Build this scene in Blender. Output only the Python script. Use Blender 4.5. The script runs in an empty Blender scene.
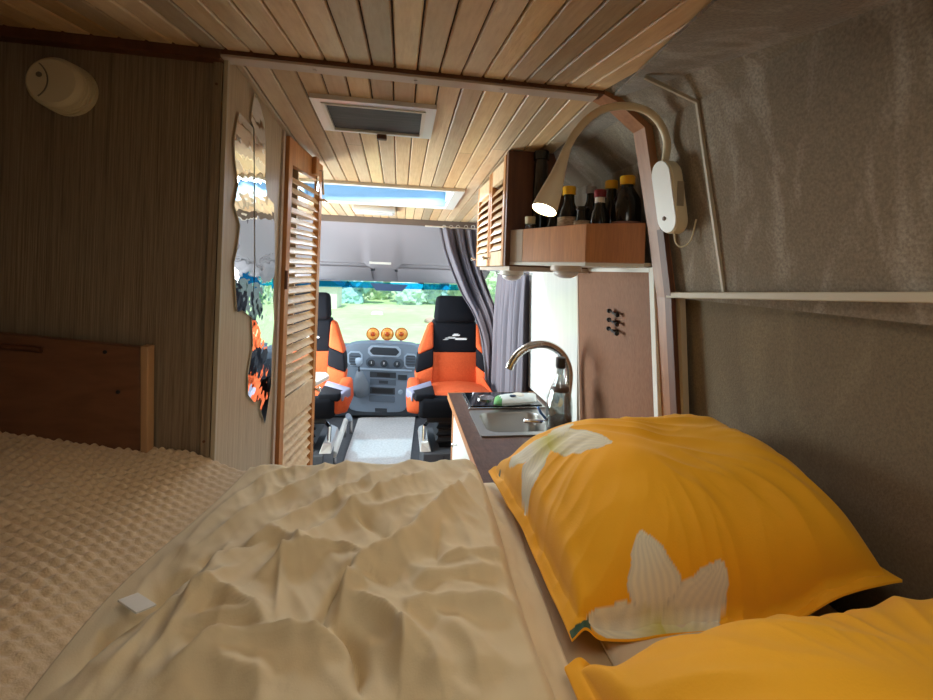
import bpy, bmesh, math, random
from mathutils import Vector, Matrix, noise
random.seed(7)
PI = math.pi
C = bpy.context.scene.collection
H = 1.40                      # eye height above the van floor
# ------------------------------------------------------------------ camera
F = 420.0; CX = 466.5; CY = 270.5; ROLL = .035; YAW = math.atan(66.5/420)
cam_d = bpy.data.cameras.new('camera'); cam = bpy.data.objects.new('camera', cam_d); C.objects.link(cam)
bpy.context.scene.camera = cam
cam_d.sensor_fit = 'HORIZONTAL'; cam_d.sensor_width = 36; cam_d.lens = F*36/933
cam_d.shift_y = -(350-CY)/933; cam_d.clip_start = .01; cam_d.clip_end = 500
fw = Vector((math.sin(YAW), math.cos(YAW), 0)); rt = Vector((math.cos(YAW), -math.sin(YAW), 0)); up = Vector((0, 0, 1))
c_, s_ = math.cos(ROLL), math.sin(ROLL)
X_ = rt*c_ + up*s_; Y_ = up*c_ - rt*s_; Z_ = -fw
cam.matrix_world = Matrix(((X_.x, Y_.x, Z_.x, 0), (X_.y, Y_.y, Z_.y, 0), (X_.z, Y_.z, Z_.z, H), (0, 0, 0, 1)))
def ray(px, py):
    return (X_*((px-CX)/F) - Y_*((py-CY)/F) - Z_)
def AY(px, py, v): d = ray(px, py); t = v/d.y; return Vector((0, 0, H)) + d*t
def AX(px, py, v): d = ray(px, py); t = v/d.x; return Vector((0, 0, H)) + d*t
def AZ(px, py, v): d = ray(px, py); t = (v-H)/d.z; return Vector((0, 0, H)) + d*t

# ------------------------------------------------------------------ materials
MATS = {}
def s2l(c): return tuple(((x/255)/12.92 if x/255 <= .04045 else ((x/255+.055)/1.055)**2.4) for x in c)
def mat(name, col, rough=.6, metal=0, **k):
    """col in linear; k: grain=(sx,sy,sz,amount,col2) noise mix; bump=(scale vec, strength); sheen, trans, emit, alpha"""
    if name in MATS: return MATS[name]
    m = bpy.data.materials.new(name); m.use_nodes = True; nt = m.node_tree; N = nt.nodes; L = nt.links
    b = N['Principled BSDF']
    b.inputs['Base Color'].default_value = (*col, 1); b.inputs['Roughness'].default_value = rough; b.inputs['Metallic'].default_value = metal
    tc = N.new('ShaderNodeTexCoord')
    def nz(sc, detail=4, dist=0):
        mp = N.new('ShaderNodeMapping'); mp.inputs['Scale'].default_value = sc
        L.new(tc.outputs['Object'], mp.inputs[0])
        n = N.new('ShaderNodeTexNoise'); n.inputs['Scale'].default_value = 1; n.inputs['Detail'].default_value = detail
        n.inputs['Distortion'].default_value = dist
        L.new(mp.outputs[0], n.inputs[0]); return n
    last = None
    for g in k.get('grain', []):
        n = nz(g[0], 5, g[3] if len(g) > 3 else 0)
        r = N.new('ShaderNodeValToRGB'); lo, hi = g[4] if len(g) > 4 else (.35, .65)
        r.color_ramp.elements[0].position = lo; r.color_ramp.elements[1].position = hi
        L.new(n.outputs[0], r.inputs[0])
        mx = N.new('ShaderNodeMixRGB'); mx.inputs[2].default_value = (*g[1], 1)
        ml = N.new('ShaderNodeMath'); ml.operation = 'MULTIPLY'; ml.inputs[1].default_value = g[2]
        L.new(r.outputs[0], ml.inputs[0]); L.new(ml.outputs[0], mx.inputs[0])
        if last: L.new(last, mx.inputs[1])
        else: mx.inputs[1].default_value = (*col, 1)
        last = mx.outputs[0]
    if k.get('attr'):
        at = N.new('ShaderNodeVertexColor'); at.layer_name = k['attr']
        mx = N.new('ShaderNodeMixRGB'); mx.blend_type = 'MULTIPLY'; mx.inputs[0].default_value = 1
        if last: L.new(last, mx.inputs[1])
        else: mx.inputs[1].default_value = (*col, 1)
        L.new(at.outputs[0], mx.inputs[2]); last = mx.outputs[0]
    if last: L.new(last, b.inputs['Base Color'])
    if k.get('bump'):
        n = nz(k['bump'][0], 3); bp = N.new('ShaderNodeBump'); bp.inputs['Strength'].default_value = k['bump'][1]
        bp.inputs['Distance'].default_value = k['bump'][2] if len(k['bump']) > 2 else .01
        L.new(n.outputs[0], bp.inputs['Height']); L.new(bp.outputs[0], b.inputs['Normal'])
    if k.get('sheen'): b.inputs['Sheen Weight'].default_value = k['sheen']; b.inputs['Sheen Roughness'].default_value = .5
    if k.get('emit'): b.inputs['Emission Color'].default_value = (*k['emit'][0], 1); b.inputs['Emission Strength'].default_value = k['emit'][1]
    if k.get('spec') is not None: b.inputs['Specular IOR Level'].default_value = k['spec']
    MATS[name] = m; return m
def glass(name, col, gloss=.08):
    if name in MATS: return MATS[name]
    m = bpy.data.materials.new(name); m.use_nodes = True; nt = m.node_tree; N = nt.nodes; L = nt.links
    for n in list(N): N.remove(n)
    o = N.new('ShaderNodeOutputMaterial'); t = N.new('ShaderNodeBsdfTransparent'); g = N.new('ShaderNodeBsdfGlossy')
    t.inputs[0].default_value = (*col, 1); g.inputs['Roughness'].default_value = .03
    mx = N.new('ShaderNodeMixShader'); mx.inputs[0].default_value = gloss
    L.new(t.outputs[0], mx.inputs[1]); L.new(g.outputs[0], mx.inputs[2]); L.new(mx.outputs[0], o.inputs[0])
    MATS[name] = m; return m

plank_m = mat('plank_wood', s2l((232, 202, 162)), .42, grain=[((6, 1.2, 6), s2l((212, 172, 130)), .55, 1.0), ((130, 6, 130), s2l((196, 152, 112)), .35), ((40, 18, 40), s2l((240, 214, 176)), .35)], attr='tint', bump=((120, 6, 120), .15))
groove_m = mat('dark_groove', s2l((60, 42, 32)), .9)
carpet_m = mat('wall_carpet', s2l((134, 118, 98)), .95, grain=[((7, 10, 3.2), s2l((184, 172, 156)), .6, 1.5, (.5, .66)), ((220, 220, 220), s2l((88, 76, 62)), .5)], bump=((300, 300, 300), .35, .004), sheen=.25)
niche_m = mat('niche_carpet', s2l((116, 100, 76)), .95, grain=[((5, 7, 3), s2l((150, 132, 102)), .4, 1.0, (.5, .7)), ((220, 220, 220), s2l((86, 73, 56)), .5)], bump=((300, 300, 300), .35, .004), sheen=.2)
veneer_m = mat('striped_veneer', s2l((142, 122, 98)), .5, grain=[((160, 160, 1.5), s2l((102, 84, 64)), .75), ((420, 420, 12), s2l((168, 148, 122)), .5)], bump=((300, 300, 3), .2))
veneer_in = mat('side_veneer', s2l((182, 160, 130)), .5, grain=[((160, 160, 1.5), s2l((140, 118, 92)), .6), ((420, 420, 12), s2l((200, 180, 150)), .5)])
beech_m = mat('beech_panel', s2l((200, 134, 80)), .42, grain=[((30, 30, 3), s2l((168, 108, 66)), .6, 1.0), ((260, 260, 20), s2l((150, 96, 60)), .35)])
panel_m = mat('brown_panel', s2l((126, 82, 56)), .62, spec=.25, grain=[((60, 60, 6), s2l((116, 76, 52)), .5), ((300, 300, 60), s2l((150, 108, 78)), .4)])
dkwood_m = mat('dark_wood', s2l((104, 62, 38)), .5, grain=[((80, 80, 5), s2l((70, 40, 25)), .5)])
ribwood_m = mat('rib_wood', s2l((162, 112, 76)), .4, grain=[((80, 80, 5), s2l((128, 82, 52)), .5)])
pine_m = mat('orange_pine', s2l((206, 146, 88)), .4, grain=[((60, 60, 5), s2l((172, 108, 58)), .6, .8)])
pale_m = mat('pale_slat', s2l((232, 204, 166)), .45, grain=[((10, 60, 60), s2l((206, 170, 126)), .5)])
ply_m = mat('plywood', s2l((128, 84, 58)), .45, grain=[((4, 4, 14), s2l((98, 62, 42)), .6, 1.6), ((20, 20, 90), s2l((140, 94, 64)), .3)])
plyedge_m = mat('plywood_edge', s2l((188, 146, 104)), .5)
pvc_m = mat('white_plastic', s2l((226, 222, 214)), .4)
cream_m = mat('cream_trim', s2l((184, 170, 146)), .5)
mauve_m = mat('mauve_trim', s2l((196, 178, 164)), .35)
cork_m = mat('ivory_plastic', s2l((214, 198, 164)), .5)
metal_m = mat('brushed_metal', (.62, .6, .57), .22, 1, bump=((200, 200, 20), .05))
chrome_m = mat('chrome', (.8, .8, .8), .08, 1)
alu_m = mat('aluminium_frame', (.78, .78, .78), .35, .6)
splash_m = mat('splash_panel', s2l((216, 214, 208)), .12, .0, grain=[((60, 60, 3), s2l((196, 194, 190)), .3)])
black_m = mat('black_plastic', (.012, .012, .014), .4)
blackfab_m = mat('black_fabric', (.006, .0065, .010), .9, bump=((400, 400, 400), .3, .003), spec=.2)
orange_m = mat('orange_fabric', s2l((206, 90, 48)), .8, grain=[((90, 90, 90), s2l((188, 74, 38)), .5)], bump=((60, 60, 60), .15), spec=.2)
lilac_m = mat('grey_fabric', s2l((128, 128, 150)), .8)
dash_m = mat('dash_plastic', s2l((122, 136, 152)), .55, bump=((500, 500, 500), .1, .002))
dashdk_m = mat('dash_dark', s2l((52, 58, 66)), .5)
header_m = mat('headliner', s2l((140, 134, 139)), .9, bump=((300, 300, 300), .15, .003))
headdk_m = mat('header_strip', s2l((112, 98, 90)), .7)
counter_m = mat('worktop_laminate', s2l((94, 66, 54)), .3, grain=[((14, 70, 30), s2l((60, 42, 36)), .7, 2.0), ((60, 14, 30), s2l((128, 98, 84)), .4, 2.0)])
curt_m = mat('curtain_fabric', s2l((112, 106, 114)), .9, bump=((400, 400, 400), .2, .003))
rug_m = mat('rug_pile', s2l((214, 210, 208)), .95, grain=[((60, 60, 60), s2l((186, 180, 178)), .6)], bump=((250, 250, 250), .5, .004))
floor_m = mat('floor_vinyl', s2l((88, 88, 92)), .5, grain=[((30, 30, 30), s2l((70, 70, 74)), .5)])
duvet_m = mat('duvet_cotton', s2l((222, 204, 168)), .8, bump=((500, 500, 500), .12, .002), sheen=.15, grain=[((14, 14, 14), s2l((214, 190, 148)), .35)])
sheet_m = mat('sheet_cotton', s2l((186, 164, 130)), .85, bump=((500, 500, 500), .12, .002))
blanket_m = mat('waffle_blanket', s2l((222, 196, 158)), .95, grain=[((3, 3, 3), s2l((206, 188, 164)), .5), ((150, 150, 150), s2l((180, 148, 108)), .3)], bump=((400, 400, 400), .4, .003), sheen=.3)
yellow_m = mat('yellow_cotton', (1, 1, 1), .75, attr='print', bump=((420, 420, 420), .15, .002), sheen=.12)
inner_m = mat('inner_pillow', s2l((214, 200, 176)), .85)
mattress_m = mat('mattress_fabric', s2l((150, 132, 104)), .9)
darkglass_m = mat('dark_glass', (.01, .01, .012), .05)
mirror_m = mat('mirror', (.86, .88, .86), .015, 1, bump=((6, 5, 9), .35, .012))
bottle_m = mat('dark_bottle', (.012, .010, .008), .12)
ycap_m = mat('yellow_cap', s2l((232, 172, 24)), .4)
rcap_m = mat('red_cap', s2l((120, 22, 34)), .35)
gcap_m = mat('grey_cap', s2l((150, 146, 144)), .4)
label_m = mat('beige_label', s2l((200, 176, 148)), .6, grain=[((60, 60, 200), s2l((130, 92, 78)), .5, 0, (.5, .55))])
label2_m = mat('pink_label', s2l((150, 110, 104)), .6)
label3_m = mat('white_label', s2l((226, 214, 196)), .6)
green_m = mat('green_print', s2l((92, 150, 84)), .5)
bluepl_m = mat('blue_plastic', s2l((70, 110, 170)), .4)
wipe_m = mat('wrap_film', s2l((214, 214, 206)), .35, bump=((40, 40, 40), .3))
lamp_m = mat('lamp_plastic', s2l((222, 204, 172)), .4)
led_m = mat('led', (1, 1, 1), .5, emit=((1, .82, .55), 30))
amber_m = mat('amber_lens', s2l((250, 160, 60)), .25, grain=[((60, 60, 60), s2l((255, 205, 120)), .5)])
amberdk_m = mat('amber_centre', s2l((200, 80, 20)), .3)
clearglass = glass('clear_glass', (.80, .84, .84), .22)
pane_m = glass('window_glass', (.92, .97, .95), .05)
tint_m = glass('blue_tint', (.10, .66, 1.0), .05)
skypane_m = glass('skylight_dome', (.46, .60, .68), .05)
hole_cover_m = mat('opaque_cover', (.8, .8, .78), .6)
mesh_m = mat('insect_mesh', (.035, .04, .045), .6, grain=[((8, 90, 8), (.10, .10, .11), .5)])
whitetext_m = mat('white_thread', (.85, .85, .85), .6)
bark_m = mat('bark', (.10, .07, .05), .9)

# ------------------------------------------------------------------ mesh helpers
OFF = {}
def off(o):
    return OFF.get(o.name, Vector((0, 0, 0))) if o else Vector((0, 0, 0))
def obj(name, bm, ms, parent=None, smooth=False, origin=None, recalc=True):
    me = bpy.data.meshes.new(name)
    if recalc: bmesh.ops.recalc_face_normals(bm, faces=bm.faces)
    o = off(parent)
    if parent is None and origin is not None:
        o = Vector(origin)
    bm.transform(Matrix.Translation(-o))
    bm.to_mesh(me); bm.free()
    for m in (ms if isinstance(ms, (list, tuple)) else [ms]): me.materials.append(m)
    ob = bpy.data.objects.new(name, me); C.objects.link(ob)
    if smooth:
        for p in me.polygons: p.use_smooth = True
        if smooth == 'auto':
            me.set_sharp_from_angle(angle=math.radians(38))
    if parent is not None: ob.parent = parent
    elif origin is not None: ob.location = origin
    OFF[ob.name] = Vector(o)
    return ob
def tag(o, label=None, cat=None, group=None, kind=None):
    if label: o['label'] = label
    if cat: o['category'] = cat
    if group: o['group'] = group
    if kind: o['kind'] = kind
    return o
def thing(name, label, cat, loc=(0, 0, 0), group=None):
    o = bpy.data.objects.new(name, None); C.objects.link(o); o.location = loc; o.empty_display_size = .05
    OFF[o.name] = Vector(loc); return tag(o, label, cat, group)
def struct(name, bm, m, parent=None, **k):
    o = obj(name, bm, m, parent, **k)
    if parent is None: o['kind'] = 'structure'
    return o
def copy_tree(o, parent=None):
    c = o.copy(); C.objects.link(c); c.parent = parent
    OFF[c.name] = off(o)
    for ch in list(o.children): copy_tree(ch, c)
    return c
def B(): return bmesh.new()
def hexa(bm, pts, mi=0, bev=0, seg=2):
    """8 points: bottom 4 (ccw), top 4"""
    vs = [bm.verts.new(p) for p in pts]
    fs = []
    for q in ((0, 1, 2, 3), (4, 5, 6, 7), (0, 1, 5, 4), (1, 2, 6, 5), (2, 3, 7, 6), (3, 0, 4, 7)):
        f = bm.faces.new([vs[i] for i in q]); f.material_index = mi; fs.append(f)
    if bev:
        es = list({e for f in fs for e in f.edges})
        r = bmesh.ops.bevel(bm, geom=es, offset=bev, segments=seg, profile=.5, affect='EDGES')
        for f in r['faces']: f.material_index = mi
    return vs
def box(bm, x0, x1, y0, y1, z0, z1, mi=0, bev=0, M=None):
    pts = [Vector(p) for p in ((x0, y0, z0), (x1, y0, z0), (x1, y1, z0), (x0, y1, z0), (x0, y0, z1), (x1, y0, z1), (x1, y1, z1), (x0, y1, z1))]
    if M is not None: pts = [M @ p for p in pts]
    return hexa(bm, pts, mi, bev)
def prism(bm, poly, vec, mi=0, bev=0):
    """extrude planar polygon (list of Vectors) along vec"""
    vec = Vector(vec); a = [bm.verts.new(p) for p in poly]; b = [bm.verts.new(Vector(p)+vec) for p in poly]
    fs = [bm.faces.new(a), bm.faces.new(b[::-1])]
    n = len(a)
    for i in range(n): fs.append(bm.faces.new((a[i], b[i], b[(i+1) % n], a[(i+1) % n])))
    for f in fs: f.material_index = mi
    if bev:
        es = list({e for f in fs for e in f.edges})
        r = bmesh.ops.bevel(bm, geom=es, offset=bev, segments=2, profile=.5, affect='EDGES')
        for f in r['faces']: f.material_index = mi
def frames(pts):
    out = []; n = len(pts); prev = None
    for i in range(n):
        t = (pts[min(i+1, n-1)] - pts[max(i-1, 0)]).normalized()
        if prev is None:
            a = Vector((0, 0, 1)) if abs(t.z) < .9 else Vector((1, 0, 0))
            u = t.cross(a).normalized()
        else:
            u = (prev - t*prev.dot(t)).normalized()
        prev = u; out.append((t, u, t.cross(u)))
    return out
def tube(bm, pts, r, seg=10, mi=0, cap=True, flat=None):
    pts = [Vector(p) for p in pts]; fr = frames(pts)
    rs = r if isinstance(r, (list, tuple)) else [r]*len(pts)
    rings = []
    for p, (t, u, v), q in zip(pts, fr, rs):
        rings.append([bm.verts.new(p + (u*math.cos(2*PI*k/seg) + v*math.sin(2*PI*k/seg)*(flat or 1))*q) for k in range(seg)])
    for a, b in zip(rings, rings[1:]):
        for k in range(seg):
            f = bm.faces.new((a[k], a[(k+1) % seg], b[(k+1) % seg], b[k])); f.material_index = mi
    if cap:
        f = bm.faces.new(rings[0][::-1]); f.material_index = mi; f = bm.faces.new(rings[-1]); f.material_index = mi
def smooth_path(pts, n=8):
    pts = [Vector(p) for p in pts]; out = []
    P = [pts[0]*2-pts[1]] + pts + [pts[-1]*2-pts[-2]]
    for i in range(1, len(P)-2):
        for k in range(n):
            t = k/n; a, b, c, d = P[i-1], P[i], P[i+1], P[i+2]
            out.append(.5*((2*b) + (c-a)*t + (2*a-5*b+4*c-d)*t*t + (3*b-a-3*c+d)*t**3))
    out.append(pts[-1]); return out
def lathe(bm, prof, center, axis=(0, 0, 1), seg=24, mi=0, sx=1, sy=1):
    """prof: list of (r, h)"""
    ax = Vector(axis).normalized(); a = Vector((1, 0, 0)) if abs(ax.x) < .9 else Vector((0, 1, 0))
    u = (a - ax*a.dot(ax)).normalized(); v = ax.cross(u); c = Vector(center); rings = []
    for r, h in prof:
        if r < 1e-6: rings.append([bm.verts.new(c+ax*h)])
        else: rings.append([bm.verts.new(c+ax*h+(u*math.cos(2*PI*k/seg)*sx+v*math.sin(2*PI*k/seg)*sy)*r) for k in range(seg)])
    for A, Bq in zip(rings, rings[1:]):
        for k in range(seg):
            k2 = (k+1) % seg
            if len(A) == 1 and len(Bq) == 1: continue
            if len(A) == 1: f = bm.faces.new((A[0], Bq[k], Bq[k2]))
            elif len(Bq) == 1: f = bm.faces.new((A[k], Bq[0], A[k2]))
            else: f = bm.faces.new((A[k], A[k2], Bq[k2], Bq[k]))
            f.material_index = mi
    if len(rings[0]) > 1: bm.faces.new(rings[0][::-1]).material_index = mi
    if len(rings[-1]) > 1: bm.faces.new(rings[-1]).material_index = mi
def grid(bm, fn, nu, nv, mi=0):
    vs = [[bm.verts.new(fn(i/nu, j/nv)) for j in range(nv+1)] for i in range(nu+1)]
    for i in range(nu):
        for j in range(nv):
            bm.faces.new((vs[i][j], vs[i+1][j], vs[i+1][j+1], vs[i][j+1])).material_index = mi
    return vs
def skirt(bm, vs, fn):
    """close a grid downwards: fn(v)->bottom co"""
    nu = len(vs)-1; nv = len(vs[0])-1
    loop = [vs[i][0] for i in range(nu)] + [vs[nu][j] for j in range(nv)] + [vs[i][nv] for i in range(nu, 0, -1)] + [vs[0][j] for j in range(nv, 0, -1)]
    low = [bm.verts.new(fn(v.co)) for v in loop]; n = len(loop)
    for k in range(n): bm.faces.new((loop[k], low[k], low[(k+1) % n], loop[(k+1) % n]))
    bm.faces.new(low)
def bevel_mod(o, w=.004, seg=2):
    m = o.modifiers.new('bevel', 'BEVEL'); m.width = w; m.segments = seg; m.limit_method = 'ANGLE'; return o
def sstep(a, b, x):
    t = max(0, min(1, (x-a)/(b-a))); return t*t*(3-2*t)
def nz(x, y, z=0): return noise.noise(Vector((x, y, z)))

# ================================================================== SETTING
bm = B(); box(bm, -1.0, .95, -1.3, 4.7, -.06, 0); struct('floor', bm, floor_m)
WX = [(.46, 1.850), (.515, 1.832), (.600, 1.770), (.652, 1.518), (.682, 1.35), (.716, 1.026), (.73, .6), (.74, 0)]   # right wall section (x, z)
# right wall: upper carpet
def wall_strip(bm, prof, y0, y1, t=.03, ny=2):
    poly = [Vector((x, y0, z)) for x, z in prof] + [Vector((x+t, y0, z+t*.4)) for x, z in reversed(prof)]
    prism(bm, poly, (0, y1-y0, 0))
bm = B(); wall_strip(bm, WX[:5], -1.3, .995); struct('wall_right', bm, carpet_m)
bm = B(); wall_strip(bm, [(.50, 1.855), (.60, 1.842), (.70, 1.745), (.728, 1.40)], 1.0, 2.06); struct('wall_right_kitchen', bm, carpet_m)
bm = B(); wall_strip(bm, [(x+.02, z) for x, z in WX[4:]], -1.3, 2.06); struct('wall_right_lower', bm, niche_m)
bm = B(); box(bm, -.98, -.95, -1.3, 2.06, 0, 1.9); struct('wall_left', bm, veneer_m)
# rear wall with two door windows
bm = B()
box(bm, -.98, .78, -1.33, -1.3, 0, 1.15); box(bm, -.98, .78, -1.33, -1.3, 1.62, 1.95)
for a, b in ((-.98, .02), (.52, .78)): box(bm, a, b, -1.33, -1.3, 1.15, 1.62)
struct('wall_rear', bm, veneer_m)
for n, (a, b) in enumerate(((.02, .52),), 4):
    bm = B(); box(bm, a, b, -1.325, -1.315, 1.15, 1.62); struct(f'window_{n}', bm, pane_m)
# ceilings made of planks
def zf(y): return 1.846 - .0535*(y-.97)     # front ceiling height
def zr(y): return 1.846 - .15*(.97-y) if y > -.2 else 1.846-.15*1.17
def plank_ceiling(name, x0, x1, ys, zfun, w, holes=(), stagger=False):
    bm = B(); cl = bm.loops.layers.color.new('tint')
    n = round((x1-x0)/w); w = (x1-x0)/n
    for i in range(n):
        a, b = x0+i*w, x0+(i+1)*w
        base = .80+.22*random.random(); hue = random.uniform(-.02, .05)
        segs = [(ys[0], ys[-1])]
        for (hx0, hx1, hy0, hy1) in holes:
            if b > hx0+.004 and a < hx1-.004:
                new = []
                for s in segs:
                    if s[1] <= hy0 or s[0] >= hy1: new.append(s)
                    else:
                        if s[0] < hy0: new.append((s[0], hy0))
                        if s[1] > hy1: new.append((hy1, s[1]))
                segs = new
        if stagger and random.random() < .75:
            c = random.uniform(1.1, 2.2); segs2 = []
            for s in segs:
                if s[0]+.05 < c < s[1]-.05: segs2 += [(s[0], c-.0012), (c, s[1])]
                else: segs2.append(s)
            segs = segs2
        for s in segs:
            br = base*(1+random.uniform(-.07, .07)); before = len(bm.faces)
            g = .0022
            zz = [s[0]] + [y for y in ys[1:-1] if s[0] < y < s[1]] + [s[1]]
            for y0, y1 in zip(zz, zz[1:]):
                prof = [(a+g*.5, .008), (a+g, 0.002), (a+g*1.9, 0), (b-g*1.9, 0), (b-g, .002), (b-g*.5, .008)]
                A = [bm.verts.new((x, y0, zfun(y0)+h)) for x, h in prof]; Bv = [bm.verts.new((x, y1, zfun(y1)+h)) for x, h in prof]
                for k in range(len(prof)-1): bm.faces.new((A[k], Bv[k], Bv[k+1], A[k+1]))
            bm.faces.ensure_lookup_table()
            for f in bm.faces[before:]:
                for l in f.loops: l[cl] = (br*(1+hue), br, br*(1-hue*1.6), 1)
    # dark backing
    xs = sorted({x0, x1, *[h[0] for h in holes], *[h[1] for h in holes]})
    yy = sorted({*ys, *[h[2] for h in holes], *[h[3] for h in holes]})
    for xa, xb in zip(xs, xs[1:]):
        for ya, yb in zip(yy, yy[1:]):
            mx, my = (xa+xb)/2, (ya+yb)/2
            if any(h[0] < mx < h[1] and h[2] < my < h[3] for h in holes): continue
            vs = hexa(bm, [Vector(p) for p in ((xa, ya, zfun(ya)+.007), (xb, ya, zfun(ya)+.007), (xb, yb, zfun(yb)+.007), (xa, yb, zfun(yb)+.007),
                                              (xa, ya, zfun(ya)+.05), (xb, ya, zfun(ya)+.05), (xb, yb, zfun(yb)+.05), (xa, yb, zfun(yb)+.05))], 1)
    return struct(name, bm, [plank_m, groove_m], recalc=False)
VH = (-.222, .058, 1.140, 1.330)      # vent hole
SH = (-.52, .245, 2.02, 2.42)        # skylight hole
plank_ceiling('ceiling_rear', -.97, .47, [-1.3, -.2, .97], zr, .05, [(.0, .36, -.08, .33)])
bm = B(); box(bm, -.05, .41, -.13, .38, 1.805, 1.812); struct('window_7', bm, hole_cover_m)  # unseen opaque cover added over the made-up rear roof opening, keeps sun out
plank_ceiling('ceiling_front', -.97, .52, [.97, 2.95], zf, .0545, [VH, SH], True)
# upper corner above right carpet (closes the roof to the wall)
bm = B()
for (ya, xa), (yb, xb) in (((.97, .50), (.567, .413)), ((.567, .413), (-.2, .26)), ((-.2, .26), (-1.3, .26))):
    hexa(bm, [Vector((x, y, zr(y)-d)) for d in (.0085, .003) for x, y in ((xa, ya), (.62, ya), (.62, yb), (xb, yb))])
struct('wall_right_upper', bm, carpet_m)
# beam + arch rib at Y .97
bm = B(); box(bm, -.95, -.385, .945, .975, 1.822, 1.848, 0, .002); box(bm, -.385, .47, .945, .978, 1.834, 1.85, 0, .001); o = struct('trim_1', bm, dkwood_m)
bm = B(); box(bm, -.385, .455, .947, .982, 1.828, 1.834, 0, .001)
for x in (-.2, .02, .22):
    lathe(bm, [(.004, 0), (.004, -.0015), (0, -.0015)], (x, .965, 1.828), (0, 0, 1), 10)
struct('trim_2', bm, mauve_m)
rib = [(.445, 1.85), (.505, 1.826), (.583, 1.768), (.634, 1.518), (.662, 1.35), (.692, 1.026), (.70, .8)]
def ribband(inset, wid, y0, y1, prof):
    a = []; b = []
    for i, (x, z) in enumerate(prof):
        p = Vector((x, 0, z)); q0 = Vector((*prof[max(i-1, 0)], 0)); q1 = Vector((*prof[min(i+1, len(prof)-1)], 0))
        t = (q1-q0).normalized(); n = Vector((t.y, 0, -t.x))
        if n.x < 0: n = -n
        a.append(Vector((x, y0, z))+n*inset); b.append(Vector((x, y0, z))+n*(inset+wid))
    bm = B()
    for i in range(len(prof)-1):
        hexa(bm, [a[i], a[i+1], b[i+1], b[i]] + [p+Vector((0, y1-y0, 0)) for p in (a[i], a[i+1], b[i+1], b[i])])
    return bm
struct('trim_3', ribband(-.004, .034, .95, 1.0, rib), ribwood_m)
struct('rib_gap_filler', ribband(.028, .12, .985, .997, rib[:6]), carpet_m)  # unseen filler ring, added to stop light leaking behind the rib
bm = ribband(-.006, .012, .935, .96, rib[3:]); struct('trim_4', bm, dkwood_m)
# pale cream door-post strip of the niche
pts = [AY(672, 300, .93), AY(672, 460, .93)]
bm = B(); hexa(bm, [Vector((.672, .925, 1.366)), Vector((.686, .925, 1.366)), Vector((.722, .925, .90)), Vector((.706, .925, .90)),
                    Vector((.672, .955, 1.366)), Vector((.686, .955, 1.366)), Vector((.722, .955, .90)), Vector((.706, .955, .90))]); struct('trim_5', bm, cream_m)
# horizontal ledge rail
bm = B(); hexa(bm, [Vector(p) for p in ((.655, -1.2, 1.474), (.70, -1.2, 1.474), (.70, .955, 1.349), (.655, .955, 1.349), (.655, -1.2, 1.489), (.70, -1.2, 1.489), (.70, .955, 1.363), (.655, .955, 1.363))], 0, .002); struct('trim_6', bm, cream_m)
# thin cable-duct strip following the wall
ribt = [(.478, 1.806), (.598, 1.766), (.648, 1.512), (.676, 1.374)]
struct('trim_7', ribband(-.003, .008, .787, .793, ribt), cream_m)
# header strip and cab overhead
bm = B(); box(bm, -.97, .74, 2.93, 2.96, 1.70, 1.75); struct('trim_8', bm, headdk_m)
def dip(x):   # dip of the overhead lip near the centre
    return .045*(sstep(-.30, -.22, x)-sstep(-.06, .03, x))
bm = B()
xs = [-.97 + 1.75*i/90 for i in range(91)]
prev = None
for x in xs:
    prof = [(2.955, 1.735), (3.25, 1.60), (3.42, 1.455-dip(x)), (3.45, 1.437-dip(x)), (3.50, 1.435-dip(x)), (3.52, 1.46-dip(x))]
    row = [bm.verts.new((x, y, z)) for y, z in prof] + [bm.verts.new((x, y+.03, z+.03)) for y, z in reversed(prof)]
    if prev:
        for k in range(len(row)): bm.faces.new((prev[k], prev[(k+1) % len(row)], row[(k+1) % len(row)], row[k]))
    prev = row
struct('ceiling_cab', bm, header_m, smooth='auto')
bm = B(); box(bm, -.97, .78, 3.54, 3.56, 1.43, 1.9); box(bm, -.97, .78, 2.9, 3.6, 1.9, 1.93); struct('ceiling_cab_shelf', bm, dashdk_m)
# roof skin in front of that
bm = B(); hexa(bm, [Vector(p) for p in ((-.97, 3.53, 1.425), (.78, 3.53, 1.425), (.78, 3.92, 1.272), (-.97, 3.92, 1.272), (-.97, 3.53, 1.5), (.78, 3.53, 1.5), (.78, 3.94, 1.31), (-.97, 3.94, 1.31))])
struct('ceiling_cab_front', bm, header_m)
# cab side walls with door windows
def cab_side(name, x0, x1, win):
    bm = B()
    box(bm, x0, x1, 2.06, 4.7, 0, .55); box(bm, x0, x1, 2.85, 4.7, .55, .86); box(bm, x0, x1, 2.06, 4.7, 1.40, 1.95); box(bm, x0, x1, 2.85, 2.95, .86, 1.40)
    if win: box(bm, x0, x1, 2.06, 2.1, .55, 1.40)
    else: box(bm, x0, x1, 2.06, 2.85, .55, 1.40)
    hexa(bm, [Vector(p) for p in ((x0, 3.95, .86), (x1, 3.95, .86), (x1, 4.7, .86), (x0, 4.7, .86), (x0, 3.75, 1.40), (x1, 3.75, 1.40), (x1, 4.7, 1.40), (x0, 4.7, 1.40))])
    return struct(name, bm, header_m)
cab_side('wall_cab_right', .74, .77, False); cab_side('wall_cab_left', -.98, -.95, True)
bm = B(); box(bm, -.97, -.964, 2.1, 2.85, .55, 1.40); struct('window_6', bm, pane_m)  # unseen side window, put in for the light it lets in
for n, x in ((2, .75), (3, -.97)):
    bm = B(); box(bm, x, x+.006, 2.95, 3.95, .86, 1.40); struct(f'window_{n}', bm, pane_m)
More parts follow.
